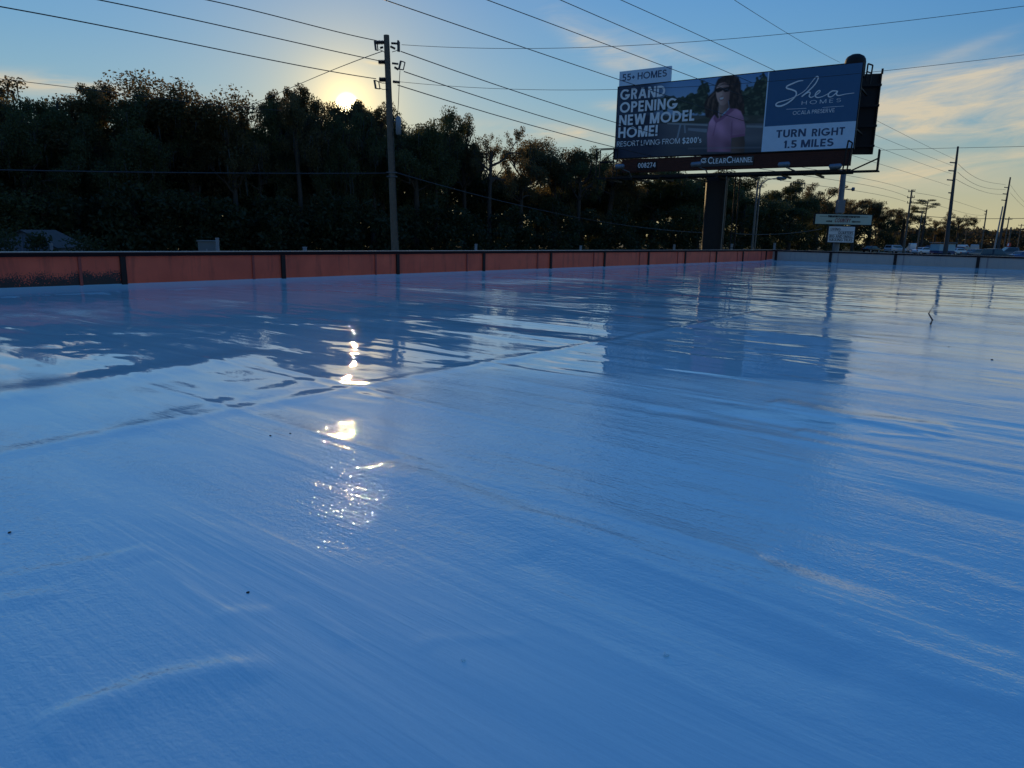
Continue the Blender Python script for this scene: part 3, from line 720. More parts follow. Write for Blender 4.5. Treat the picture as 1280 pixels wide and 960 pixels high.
FP = [far_pole(1140, 237, 1131, 125, .20, .13, M_wood, 'dark pole with two stubby crossarms, nearest pole right of the shop sign', arms=((.97, .55), (.88, .6), (.80, .5))),
      far_pole(1197.5, 183, 1184, 100, .33, .125, M_concpole, 'tall pale concrete transmission pole, highest pole right of the billboard', posts=((.86, .75), (.79, .8), (.71, .85), (.6, .5))),
      far_pole(1153, 264, 1147.5, 150, .17, .12, M_wood, 'short bare pole standing between the lone pine and the double armed pole'),
      far_pole(1233.5, 262, 1228, 160, .17, .12, M_wood, 'plain wooden pole midway between the two tallest poles on the right', posts=((.96, .4), (.9, .4))),
      far_pole(1263, 221.5, 1249, 145, .30, .13, M_concpole, 'second tallest concrete transmission pole, near the right edge of the view', posts=((.87, .75), (.79, .8), (.71, .85))),
      far_pole(1253.5, 258, 1244, 130, .16, .11, M_concrete, 'pale stub pole leaning close beside the second tallest concrete pole'),
      far_pole(1261.5, 271, 1256, 190, .17, .12, M_wood, 'small distant wooden pole just right of the second tallest concrete pole', arms=((.93, .8),)),
      far_pole(1277, 280, 1273, 230, .17, .12, M_wood, 'last small pole at the right edge of the view', arms=((.95, .8),)),
      far_pole(1264, 284, 1261, 200, .25, .22, M_wood, 'thick short post among the far trees at the right'),
      far_pole(1208.5, 283, 1207, 240, .13, .09, M_wood, 'tiny far pole rising from the tree line right of the tall transmission pole', arms=((.93, .8),))]

# street lamp behind the billboard
sb = pole_base(941, 60); st_ = at(947.5, 226, 60); o = empty('street_lamp', sb); tag(o, 'slim grey street lamp with curved arm under the billboard', 'street lamp')
mb = MB(); shaft(mb, np.array([0, 0, -.3]), st_ - sb, .11, .075); mb.build('lamp_post', M_galv, o)
mb = MB(); shaft(mb, np.array([.22, .1, -.3]), at(951, 232, 60) - sb + np.array([0, .1, 0]), .07, .06); mb.build('conduit', M_galv, o)
rod(o, 'lamp_arm', [at(949, 236, 60) - sb, at(953, 229, 60) - sb, at(960, 224.5, 60) - sb, at(972, 222.5, 60) - sb], .045, M_galv)
lh = at(977, 222.8, 60) - sb; mb = MB(); mb.tube([lh + np.array([-.45, 0, 0]), lh + np.array([-.3, 0, 0]), lh + np.array([.2, 0, -.02]), lh + np.array([.4, 0, -.03])], [.05, .13, .13, .05], 8); mb.build('lamp_head', M_galv, o)
mb = MB(); mb.tube([lh + np.array([-.05, 0, -.1]), lh + np.array([-.05, 0, -.2])], [.11, .07], 8); mb.build('lens', M_white, o)

# ------------------------------------------------------------------ wires
def cable(name, label, pts, r, group='overhead wires', cat='power line'):
    mb = MB(); mb.tube(pts, r * .78, 5, cap=False); o = mb.build(name, M_wire); tag(o, label, cat, group); return o
def interp(P, n=28):
    P = np.array(P); u = np.r_[0, np.cumsum(np.linalg.norm(np.diff(P, axis=0), axis=1))]; t = np.linspace(0, u[-1], n)
    deg = min(3, len(P) - 1) if len(P) < 5 else 4
    z = np.polyval(np.polyfit(u / u[-1], P[:, 2], min(deg, 3)), t / u[-1])
    return np.c_[np.interp(t, u, P[:, 0]), np.interp(t, u, P[:, 1]), z]
def along(path, origin, d):
    """points of a straight run over the ground through origin along d, at the heights seen"""
    out = []
    for px, py in path:
        r = ray(px, py); A = np.array([[r[0], -d[0]], [r[1], -d[1]]]); t = np.linalg.solve(A, np.array(origin[:2]))[0]
        out.append(EYE + r * t)
    return out
def between(path, Y0, Y1):
    a = at(*path[0], Y0); c = at(*path[-1], Y1); return along(path, a, (c - a)[:2])
def extend(P, L):
    d = P[0] - P[1]; d = d / np.linalg.norm(d); return [P[0] + d * L] + list(P)
mo = mtop; tp = at(1197, 205, 100); NODE = (mtop[0], mtop[1])
for path, r, lab in (([(0, 8.5), (120, 30), (225, 52.5), (350, 77), (470, 98.5)], .02, 'lowest of the three conductors running from the wooden pole out at the upper left'),
                     ([(124, 0), (300, 37.5), (400, 60), (474, 76)], .02, 'middle of the three conductors running from the wooden pole out at the upper left'),
                     ([(259, 0), (320, 14), (375, 28), (470, 50.6)], .02, 'top conductor of three running from the wooden pole out at the upper left')):
    cable('power_line', lab, extend(interp(along(path, NODE, E1)), 6), r)
for path, r, lab in (([(501, 62), (630, 111), (769, 155), (930, 193), (1077, 223), (1140, 239)], .024, 'top conductor falling from the wooden pole to behind the billboard'),
                     ([(505, 87), (630, 133), (767, 172.5), (920, 204), (1060, 228), (1137, 247)], .024, 'middle conductor falling from the wooden pole to behind the billboard'),
                     ([(497, 105), (630, 147.5), (760, 184), (920, 215), (1060, 237.5), (1132, 252)], .024, 'bottom conductor falling from the wooden pole to behind the billboard'),
                     ([(1144, 241), (1185, 249), (1205, 255), (1233, 264)], .03, 'upper wire from the double armed pole to the plain pole on its right'),
                     ([(1142, 249), (1180, 259), (1205, 266), (1232, 269)], .03, 'lower wire from the double armed pole to the plain pole on its right'),
                     ([(-60, 211), (0, 213), (250, 216), (400, 217), (492, 216.5)], .026, 'level cable in front of the dark trees left of the wooden pole'),
                     ([(495, 216.5), (540, 228), (620, 250), (700, 268), (800, 284), (880, 291)], .026, 'sagging cable in front of the dark trees right of the wooden pole')):
    cable('communication_cable' if 'cable' in lab else 'power_line', lab, interp(along(path, NODE, E1), 36), r)
for path, lab in (([(780, 0), (870, 44), (960, 85), (1040, 122), (1098, 151), (1132, 170), (1193, 198.6)], 'highest transmission wire dropping from the top of the view to the tall concrete pole'),
                  ([(705, 0), (810, 48), (905, 90), (1000, 130), (1095, 165.5), (1139, 189), (1191, 207)], 'second transmission wire dropping from the top of the view to the tall concrete pole'),
                  ([(612, 0), (720, 42), (830, 82), (960, 134), (1093.5, 180), (1141, 202), (1189.5, 217)], 'third transmission wire dropping from the top of the view to the tall concrete pole'),
                  ([(493, 0), (630, 54), (770, 100), (930, 151), (1079, 197), (1132, 216), (1187, 232)], 'lowest transmission wire dropping from the top of the view to the tall concrete pole')):
    cable('transmission_wire', lab, extend(interp(along(path, tp, E1), 40), 8), .018)
for path, lab in (([(1198, 205), (1213, 218), (1228, 225.5), (1257, 231)], 'upper wire slung between the two tall concrete poles'), ([(1197, 215), (1223, 232), (1240, 236), (1257, 237)], 'middle wire slung between the two tall concrete poles'),
                  ([(1195, 224), (1223, 237.5), (1240, 242), (1258, 243)], 'lower wire slung between the two tall concrete poles'),
                  ([(1263, 231), (1277, 249), (1300, 262)], 'upper wire leaving the second tallest pole past the right edge'), ([(1263, 241), (1277, 256), (1300, 268)], 'lower wire leaving the second tallest pole past the right edge')):
    cable('transmission_wire', lab, interp(along(path, tp, E1)), .03)
for path, Y0, Y1, r, lab in (([(502, 56), (605, 60), (697, 60.5), (800, 56), (950, 46), (1110, 28), (1280, 8), (1330, 1)], 28, 24, .011, 'thin wire rising from the wooden pole across the sky over the billboard'),
                             ([(500, 102), (590, 110), (690, 112), (770, 112), (930, 104), (1110, 88), (1280, 69), (1330, 62)], 28, 26, .010, 'thin wire crossing level from the wooden pole in front of the billboard'),
                             ([(918, 0), (985, 42), (1050, 78)], 22, 44, .010, 'faint single wire slanting down to the top of the billboard'),
                             ([(1098, 188), (1192, 185), (1280, 183), (1340, 181)], 80, 60, .022, 'level wire crossing the tall concrete pole below its top'),
                             ([(1150, 269.5), (1204, 273), (1280, 273), (1340, 272.5)], 100, 95, .045, 'thick level cable low over the far trees at the right'),
                             ([(478, 64), (400, 94), (340, 120), (300, 134)], 28, 62, .02, 'guy wire slanting down from the wooden pole to the left treetops'),
                             ([(-40, 94), (0, 99), (100, 110), (187, 122), (300, 134), (352, 138)], 38, 62, .022, 'wire sloping gently over the treetops at the upper left'),
                             ([(915, 292), (960, 293), (1027, 286)], 55, 70, .03, 'short slack cable low behind the billboard column')):
    cable('overhead_wire', lab, interp(between(path, Y0, Y1), 30), r)

# ------------------------------------------------------------------ billboard
import sys
BP0, BP1 = at(767, 195, 45.5), at(1063, 191, 38.2)
bz = (BP0[2] + BP1[2]) / 2
bx = frame_xy(BP1 - BP0); bn = np.array([bx[1], -bx[0], 0])          # bn points to the viewer's side
BW = float(np.linalg.norm((BP1 - BP0)[:2]))
def bl(px, py):
    r = ray(px, py); t = ((BP0 - EYE) @ bn) / (r @ bn); p = EYE + r * t; return float((p - BP0) @ bx), float(p[2] - bz)
BH = (bl(773, 106)[1] + bl(1084, 79)[1]) / 2
BW = (bl(1084, 79)[0] + bl(1063, 191)[0]) / 2; BX0 = (bl(773, 106)[0] + bl(767, 195)[0]) / 2
ccol = bl(891.5, 225)[0]; gcol = BP0[:2] + bx[:2] * ccol
BB = empty('billboard', (BP0[0], BP0[1], bz), math.atan2(bx[1], bx[0])); tag(BB, 'large two faced advertising billboard on a single thick steel column', 'billboard')
# local: x along the face, -y towards us, z up from the lower edge of the face
M_print = mat('printed_vinyl', (.06, .09, .16), .5, 0, (.6, .15))
def pm(name, c): return mat(name, c, .5, 0, (3, .08), .3)
M_lb = pm('print_light_blue', (.60, .76, .92)); M_navy = pm('print_navy', (.04, .13, .26)); M_wht = pm('print_white', (.84, .87, .9)); M_dkt = pm('print_dark_letters', (.05, .09, .18))
M_psky = pm('print_sky', (.17, .34, .55)); M_pskyd = pm('print_deep_sky', (.075, .14, .26)); M_ptree = pm('print_foliage', (.03, .045, .03)); M_ptree2 = pm('print_foliage_pale', (.08, .09, .06))
M_proad = pm('print_road', (.10, .10, .115)); M_pwall = pm('print_pale_kerb', (.24, .26, .28)); M_pdk = pm('print_dark_field', (.02, .028, .05))
M_hair = pm('print_brown_hair', (.045, .028, .022)); M_hair2 = pm('print_hair_lights', (.12, .07, .05)); M_skin = pm('print_skin', (.42, .25, .20)); M_skind = pm('print_skin_tan', (.25, .14, .115)); M_skins = pm('print_skin_arm', (.15, .095, .075))
M_pink = pm('print_pink_shirt', (.60, .24, .40)); M_pinkd = pm('print_plum', (.24, .09, .17)); M_glass = pm('print_sunglasses', (.012, .01, .012)); M_teeth = pm('print_teeth', (.6, .58, .56))

MB().box(BX0, BW, 0, .14, 0, BH).build('face_panel', M_steel, BB)
def flat(polys, depth, name, m, parent=BB):
    """thin printed shapes, front at y = -depth; polys as pixel outlines on the face"""
    mb = MB()
    for p in polys: mb.prism([bl(*q) for q in p], -depth, -depth + .003)
    return mb.build(name, m, parent)
def lrect(x0, x1, z0, z1, depth, name, m, parent=BB):
    return MB().box(x0, x1, -depth, -depth + .003, z0, z1).build(name, m, parent)
e = .05
XD = bl(960, 89)[0] * .5 + bl(952, 189)[0] * .5
pr = lrect(BX0 + e, BW - e, e, BH - e, .004, 'printed_sheet', M_pdk)
def paint_picture():
    """the photograph printed on the left two thirds of the face, as a fine mesh of coloured dots"""
    x0, x1, z0, z1 = BX0 + e, XD, e, BH - e; nx, nz = 330, 150
    X, Z = np.meshgrid(np.linspace(x0, x1, nx), np.linspace(z0, z1, nz), indexing='ij')
    # where each dot sits on the artwork, in the artwork's own units (u right, v down)
    P0 = BP0 + np.array([0, 0, bz - BP0[2]]); Wp = P0 + X[..., None] * bx + Z[..., None] * np.array([0, 0, 1.]) - EYE
    wd_ = Wp @ CF; U = 640 + FPX * (Wp @ CR) / wd_; Vv = 480 - FPX * (Wp @ CU) / wd_
    a, c = (U - 860) * 7.68, (Vv - 70) * 7.68
    rs = np.random.RandomState(21)
    def nz_(sc, seed, st=1.0):
        r2 = np.random.RandomState(seed); o = np.zeros_like(a)
        for k in range(14): 
            ang = r2.uniform(0, 6.28); f = r2.uniform(.5, 1.6) / sc; o += np.sin(a * f * math.cos(ang) * st + c * f * math.sin(ang) + r2.uniform(0, 6.28))
        return o / 4.0
    def mask(poly, soft=5.0):
        n = len(poly); ins = np.zeros(a.shape, bool); d = np.full(a.shape, 1e9)
        for i in range(n):
            (xa, ya), (xb, yb) = poly[i], poly[(i + 1) % n]
            cr = ((ya > c) != (yb > c)) & (a < (xb - xa) * (c - ya) / (yb - ya + 1e-9) + xa); ins ^= cr
            t = np.clip(((a - xa) * (xb - xa) + (c - ya) * (yb - ya)) / ((xb - xa) ** 2 + (yb - ya) ** 2 + 1e-9), 0, 1)
            d = np.minimum(d, np.hypot(a - xa - t * (xb - xa), c - ya - t * (yb - ya)))
        return np.clip(.5 + np.where(ins, d, -d) / soft, 0, 1)
    def S(x, lo, hi): t = np.clip((x - lo) / (hi - lo), 0, 1); return t * t * (3 - 2 * t)
    img = np.zeros(a.shape + (3,))
    def lay(m, col):
        nonlocal img
        col = np.array(col) if not isinstance(col, np.ndarray) else col
        img = img * (1 - m[..., None]) + col * m[..., None]
    g = S(c, 100, 500)[..., None]; img = np.array([.10, .24, .45]) * (1 - g) + np.array([.24, .36, .50]) * g
    tn = nz_(16, 1) + .6 * nz_(6, 2); tcol = np.array([.022, .036, .028]) + np.clip(tn, 0, 2)[..., None] * np.array([.035, .045, .028])
    for (px_, py_, rx, ry) in ((140, 350, 75, 85), (60, 420, 110, 55), (-60, 470, 150, 60), (-180, 450, 110, 70), (700, 300, 70, 120), (640, 400, 110, 110), (560, 430, 60, 90), (735, 400, 60, 180), (30, 480, 260, 90), (620, 520, 190, 100), (-330, 470, 160, 70)):
        q = np.hypot((a - px_) / rx, (c - py_) / ry) + .22 * nz_(22, 5 + px_ % 7) + .10 * nz_(8, 9); lay(S(1 - q, -.08, .10), tcol)
    lay(S(c, 560, 580) , np.array([.055, .06, .05]) + np.clip(nz_(10, 3, .3), 0, 1)[..., None] * .03)
    lay(S(c, 640, 655), np.array([.10, .105, .12]) + nz_(20, 4, .2)[..., None] * .012)
    lay(mask([(-200, 640), (190, 655), (190, 672), (-200, 655)]), (.24, .26, .27)); lay(mask([(0, 690), (185, 700), (180, 735), (0, 715)]), (.20, .22, .25)); lay(mask([(560, 665), (720, 668), (720, 690), (560, 685)]), (.20, .22, .23))
    lay(mask([(-80, 655), (-62, 650), (-95, 790), (-110, 790)]), (.22, .26, .30)); lay(mask([(-40, 660), (-25, 660), (-20, 740), (-34, 740)]), (.2, .24, .28))
    lay(S(c, 780, 900) * .75, (.03, .04, .055))
    lay((1 - S(a, -420, -120)) * .92, (.016, .026, .052))
    # woman: hair, face, glasses, polo shirt
    hn = nz_(9, 11, 2.2); hair = np.array([.035, .022, .020]) + np.clip(hn, -.4, 1.6)[..., None] * np.array([.022, .013, .010])
    wob = 12 * nz_(40, 12)
    sv = (a, c); a = a + wob * .6
    lay(mask([(262, 300), (300, 222), (350, 188), (430, 180), (490, 202), (513, 260), (512, 330), (532, 410), (536, 480), (500, 560), (430, 520), (400, 420), (300, 480), (292, 590), (250, 590), (215, 600), (180, 585), (165, 540), (150, 460), (185, 385), (245, 335)], 14), hair)
    lay(mask([(392, 420), (520, 400), (545, 560), (400, 545)], 10), hair)
    a, c = sv
    lay(mask([(180, 470), (200, 405), (255, 350), (262, 360), (212, 415), (195, 480)], 8) * .7, (.15, .09, .07)); lay(mask([(228, 470), (240, 400), (258, 420), (245, 480), (235, 560), (226, 540)], 8) * .6, (.13, .08, .06)); lay(mask([(478, 330), (500, 360), (520, 430), (510, 440), (488, 390)], 8) * .5, (.11, .07, .06))
    sk = S(a, 268, 400)[..., None]; skin = np.array([.40, .25, .21]) * (1 - sk) + np.array([.17, .095, .085]) * sk
    lay(mask([(296, 455), (385, 430), (396, 495), (345, 545), (298, 590)], 8), skin * .82)
    skin = skin * 1.25
    lay(mask([(268, 345), (275, 300), (298, 268), (350, 250), (388, 268), (404, 325), (398, 405), (378, 448), (346, 474), (314, 472), (288, 436), (273, 388)], 8), skin)
    lay(np.exp(-(((a - 318) / 14) ** 2 + ((c - 372) / 10) ** 2)) * .5, (.5, .33, .28)); lay(mask([(312, 340), (322, 340), (330, 380), (312, 385)], 8) * .35, (.5, .34, .29)); lay(mask([(316, 384), (336, 380), (338, 388), (318, 391)], 5) * .6, (.10, .055, .05))
    lay(mask([(296, 400), (350, 390), (344, 418), (322, 430), (302, 424)], 6) * .8, (.22, .08, .08)); lay(mask([(302, 402), (344, 394), (339, 412), (320, 419), (306, 416)], 6), (.52, .50, .50))
    lay(mask([(262, 316), (300, 303), (326, 310), (340, 304), (404, 294), (406, 318), (388, 342), (352, 348), (334, 328), (320, 340), (286, 352), (268, 344)], 6), (.012, .010, .012)); lay(mask([(352, 318), (384, 312), (378, 322), (356, 328)], 8) * .4, (.16, .13, .14))
    lay(mask([(300, 290), (340, 255), (396, 262), (404, 300), (396, 280), (350, 268)], 10) * .7, hair)
    fold = nz_(26, 15, .8); sh = np.array([.43, .20, .30]) * (1 + .20 * fold[..., None]) * (1.15 - .55 * S(c, 560, 900)[..., None]) * (1.08 - .25 * S(a, 300, 420)[..., None])
    lay(mask([(290, 540), (300, 592), (285, 602), (252, 566), (234, 588), (202, 640), (184, 740), (186, 920), (412, 920), (414, 786), (546, 766), (552, 700), (534, 590), (506, 530), (470, 508), (430, 506), (392, 520), (310, 602)], 9), sh)
    lay(mask([(404, 498), (446, 516), (336, 606), (268, 646), (244, 604), (258, 566), (286, 602), (310, 597)], 8) * .85, (.20, .075, .15)); lay(mask([(416, 640), (428, 620), (424, 780), (410, 780)], 10) * .6, (.17, .06, .13)); lay(mask([(266, 640), (276, 640), (246, 770), (236, 762)], 8) * .6, (.20, .07, .15)); lay(mask([(412, 766), (548, 746), (548, 768), (412, 788)], 8) * .7, (.20, .07, .15))
    lay(mask([(418, 788), (540, 770), (548, 830), (540, 930), (416, 930)], 10), np.array([.10, .065, .055]) * (1.2 - .5 * S(a, 430, 540)[..., None]))
    lay(mask([(0, 880), (720, 870), (720, 886), (0, 896)], 8) * .35, (.16, .18, .2))
    img = np.clip(img * 1.35, .004, 1)
    me = bpy.data.meshes.new('printed_picture'); idx = np.arange(nx * nz).reshape(nx, nz)
    co = np.stack([X, np.full_like(X, -.009), Z], -1).reshape(-1, 3)
    me.from_pydata(co.tolist(), [], np.stack([idx[:-1, :-1], idx[1:, :-1], idx[1:, 1:], idx[:-1, 1:]], -1).reshape(-1, 4).tolist())
    ca = me.color_attributes.new('ink', 'FLOAT_COLOR', 'POINT'); ca.data.foreach_set('color', np.c_[img.reshape(-1, 3), np.ones(nx * nz)].astype(np.float32).ravel())
    m = bpy.data.materials.new('printed_picture'); m.use_nodes = True; at_ = m.node_tree.nodes.new('ShaderNodeVertexColor'); at_.layer_name = 'ink'; pb = m.node_tree.nodes['Principled BSDF']
    m.node_tree.links.new(at_.outputs[0], pb.inputs['Base Color']); pb.inputs['Roughness'].default_value = .5; pb.inputs['Specular IOR Level'].default_value = .3
    me.materials.append(m); me.update(); o = bpy.data.objects.new('printed_picture', me); COL.objects.link(o); o.parent = pr; o['label'] = 'picture of a smiling woman in sunglasses and a pink polo shirt before palms'
paint_picture()
# right hand part of the face
nv = lrect(XD + .06, BW - e, bl(1010, 155)[1], BH - e, .008, 'navy_field', M_navy, pr)
lrect(XD + .06, BW - e, e, bl(1010, 155)[1], .008, 'light_blue_field', M_lb, pr)
lrect(XD, XD + .06, e, BH - e, .010, 'divider', M_lb, pr)

def glyph(c, T):
    """outline pieces of one letter, cap height 1: returns (polygons, advance width)"""
    P = []
    def R(x0, x1, z0, z1): P.append([(x0, z0), (x1, z0), (x1, z1), (x0, z1)])
    def D(xb, xt, z0=0.0, z1=1.0, k=1.12): P.append([(xb, z0), (xb + T * k, z0), (xt + T * k, z1), (xt, z1)])
    def A(cx, cz, rx, rz, a0, a1):
        n = max(4, int(abs(a1 - a0) / 12)); an = [math.radians(a0 + (a1 - a0) * i / n) for i in range(n + 1)]
        for u, v in zip(an[:-1], an[1:]):
            P.append([(cx + rx * math.cos(u), cz + rz * math.sin(u)), (cx + rx * math.cos(v), cz + rz * math.sin(v)), (cx + (rx - T) * math.cos(v), cz + (rz - T) * math.sin(v)), (cx + (rx - T) * math.cos(u), cz + (rz - T) * math.sin(u))])
    h = .5 + T / 2; k = T * 1.12
    if c == 'A': D(0, .42 - k / 2); D(.84 - k, .42 - k / 2); R(.2, .64, .2, .2 + T); w = .84
    elif c in 'BPR':
        rz = (1 - .5 + T / 2) / 2; R(0, T, 0, 1); R(T, .3, 1 - T, 1); R(T, .3, .5 - T / 2, h); A(.3, 1 - rz, rz, rz, -90, 90); w = .3 + rz
        if c == 'B': R(T, .32, 0, T); A(.32, rz, rz, rz, -90, 90); w = .32 + rz
        if c == 'R': D(.62 - k, .26, 0, .5 - T / 2); w = .62
    elif c == 'C': A(.5, .5, .5, .5, 45, 315); w = .86
    elif c == 'G': A(.5, .5, .5, .5, 40, 360); R(.52, 1 - T * .2, .5 - T, .5); w = 1.0
    elif c == 'D': R(0, T, 0, 1); R(T, .3, 1 - T, 1); R(T, .3, 0, T); A(.3, .5, .5, .5, -90, 90); w = .8
    elif c in 'EF': R(0, T, 0, 1); R(T, .52, 1 - T, 1); R(T, .48, .5 - T / 2, h); w = .53; P.append([(T, 0), (.52, 0), (.52, T), (T, T)]) if c == 'E' else None
    elif c == 'H': R(0, T, 0, 1); R(.72 - T, .72, 0, 1); R(T, .72 - T, .5 - T / 2, h); w = .72
    elif c == 'I': R(0, T, 0, 1); w = T
    elif c == 'K': R(0, T, 0, 1); D(T, .6 - k, .4, 1); D(.64 - k, T * 1.3, 0, .6); w = .64
    elif c == 'L': R(0, T, 0, 1); R(T, .46, 0, T); w = .46
    elif c == 'M': R(0, T, 0, 1); R(.9 - T, .9, 0, 1); D(.45 - k / 2, T * .2); D(.45 - k / 2, .9 - k - T * .2); w = .9
    elif c == 'N': R(0, T, 0, 1); R(.76 - T, .76, 0, 1); D(.76 - k, 0); w = .76
    elif c in 'OQ': A(.5, .5, .5, .5, 0, 360); w = 1.0; D(.9 - k, .55, -.02, .35) if c == 'Q' else None
    elif c in 'Ss$':
        r1, r2 = .26 + T * .1, .29 + T * .1; A(.3, 1 - r1, r1 + .02, r1, 25, 270); A(.3, r2, r2 + .02, r2, -155, 90); w = .62
        if c == '$': R(.3 - T * .3, .3 + T * .3, -.1, 1.1)
        if c == 's': P = [[(x * .7, z * .68) for x, z in p] for p in P]; w *= .7
    elif c == 'T': R(0, .6, 1 - T, 1); R(.3 - T / 2, .3 + T / 2, 0, 1 - T); w = .6
    elif c == 'U': R(0, T, .34, 1); R(.68 - T, .68, .34, 1); A(.34, .34, .34, .34, 180, 360); w = .68
    elif c == 'V': D(.4 - k / 2, 0); D(.4 - k / 2, .8 - k); w = .8
    elif c == 'W': D(.3 - k / 2, 0); D(.3 - k / 2, .56 - k / 2); D(.82 - k / 2, .56 - k / 2); D(.82 - k / 2, 1.12 - k); w = 1.12
    elif c == 'Y': D(.36 - k / 2, 0, .45, 1); D(.36 - k / 2, .72 - k, .45, 1); R(.36 - T / 2, .36 + T / 2, 0, .46); w = .72
    elif c == '0': A(.3, .5, .3, .5, 0, 360); w = .6
    elif c == '1': R(.14, .14 + T, 0, 1); D(0, .14, .72, 1, .8); w = .14 + T
    elif c == '2': A(.29, .71, .29, .29, -20, 170); D(0, .56 - k, T * .6, .62); R(0, .58, 0, T); w = .58
    elif c == '4': R(.42, .42 + T, 0, 1); R(0, .66, .22, .22 + T); D(0, .42 - T * .2, .3, 1); w = .66
    elif c == '5': R(.1, .54, 1 - T, 1); R(.06, .06 + T, .48, 1); A(.27, .32, .32, .32, -150, 130); w = .6
    elif c == '7': R(0, .56, 1 - T, 1); D(.12, .56 - k, 0, 1 - T * .5); w = .56
    elif c == '8': A(.29, .75, .25, .25, 0, 360); A(.29, .28, .29, .28, 0, 360); w = .58
    elif c == '!': R(0, T, .3, 1); R(0, T, 0, T); w = T
    elif c == '.': R(0, T, 0, T); w = T
    elif c == "'": R(0, T * .8, .68, 1); w = T * .8
    elif c == '+': R(0, .46, .42 - T / 2, .42 + T / 2); R(.23 - T / 2, .23 + T / 2, .19, .65); w = .46
    else: w = .26
    return P, w
def text(s, x0, x1, z0, cap, y, m, parent, bold=.12, spacing=1.0, shear=0.0, name='lettering'):
    """x0..x1 span, z0 base line, cap = capital height, bold = stroke over cap height; front at y"""
    adv, polys = 0.0, []
    for ch in s:
        P, w = glyph(ch, bold)
        for p in P: polys.append([(x + adv + shear * z, z) for x, z in p])
        adv += w + (.11 * spacing if ch != ' ' else 0.04)
    adv -= .11 * spacing; sx = (x1 - x0) / adv; mb = MB()
    for i, p in enumerate(polys):
        n = len(p); ar = sum(p[j][0] * p[(j + 1) % n][1] - p[(j + 1) % n][0] * p[j][1] for j in range(n))
        if ar < 0: p = p[::-1]
        mb.add([(x0 + x * sx, y - .0003 * (i % 7), z0 + z * cap) for x, z in p], [tuple(range(n))])
    return mb.build(name, m, parent)
def btext(s, l, r, cap_px, m, parent, depth=.016, **k):
    a, c = bl(*l), bl(*r); mid = ((l[0] + r[0]) / 2, (l[1] + r[1]) / 2); cap = bl(mid[0], mid[1] - cap_px)[1] - bl(*mid)[1]
    return text(s, a[0], c[0], (a[1] + c[1]) / 2, cap, -depth, m, parent, **k)
btext('GRAND', (775.5, 125), (831.5, 121), 13.6, M_wht, pr, .05, bold=.2)
btext('OPENING', (775, 141), (847, 136.5), 13.6, M_wht, pr, .05, bold=.2)
btext('NEW MODEL', (774, 157), (868, 151.5), 13.6, M_wht, pr, .05, bold=.2)
btext('HOME!', (773, 172.8), (822, 170.2), 13.6, M_wht, pr, .05, bold=.2)
btext('RESORT LIVING FROM', (771.5, 183.2), (850, 179.8), 6.6, M_wht, pr, .05, bold=.12)
btext("$200's", (853, 179.7), (877, 178.6), 7.4, M_wht, pr, .05, bold=.2)
btext('TURN', (970, 172.2), (1007, 170.6), 9.6, M_dkt, pr, .016, bold=.19); btext('RIGHT', (1014.5, 170.4), (1055.5, 168.6), 9.6, M_dkt, pr, .016, bold=.19)
btext('1.5 MILES', (979, 185.2), (1041.5, 182.8), 9.6, M_dkt, pr, .016, bold=.19)
btext('HOMES', (1002, 131), (1051, 127.6), 4.8, M_wht, pr, .016, bold=.09, spacing=4)
btext('OCALA PRESERVE', (991, 143), (1043, 141), 4.8, M_wht, pr, .016, bold=.12)
flat([[(983, 136.4), (1008, 135.2), (1008, 135.7), (983, 136.9)], [(1028, 134.2), (1055, 132.4), (1055, 132.9), (1028, 134.7)]], .016, 'rule', M_wht, pr)
# hand drawn script name
def ribbon_mesh(strokes, z8, mb, y):
    for st in strokes:
        P2 = np.array([bl(940 + x / 5.644, 60 + yy / 5.644) for x, yy, _ in st]); W2 = np.array([q[2] for q in st]) * z8
        u = np.r_[0, np.cumsum(np.linalg.norm(np.diff(P2, axis=0), axis=1))]; n = len(st) * 4; t = np.linspace(0, u[-1], n)
        def cr(v):          # catmull-rom through the points
            out = []
            for q in t:
                i = min(len(u) - 2, int(np.searchsorted(u, q, 'right') - 1)); h = (q - u[i]) / (u[i + 1] - u[i] + 1e-9)
                p0, p1, p2, p3 = v[max(i - 1, 0)], v[i], v[i + 1], v[min(i + 2, len(v) - 1)]
                out.append(.5 * (2 * p1 + (p2 - p0) * h + (2 * p0 - 5 * p1 + 4 * p2 - p3) * h * h + (3 * p1 - p0 - 3 * p2 + p3) * h ** 3))
            return np.array(out)
        C = cr(P2); W = cr(W2[:, None])[:, 0]; T = np.gradient(C, axis=0); T /= np.linalg.norm(T, axis=1)[:, None] + 1e-9; Nn = np.c_[-T[:, 1], T[:, 0]]
        A, B_ = C + Nn * W[:, None], C - Nn * W[:, None]
        vs_ = [(p[0], y - .0005 * k, p[1]) for k, p in enumerate(A)] + [(p[0], y - .0005 * k, p[1]) for k, p in enumerate(B_)]
        mb.add(vs_, [(i, i + n, i + 1 + n, i + 1) for i in range(n - 1)])
mb = MB()
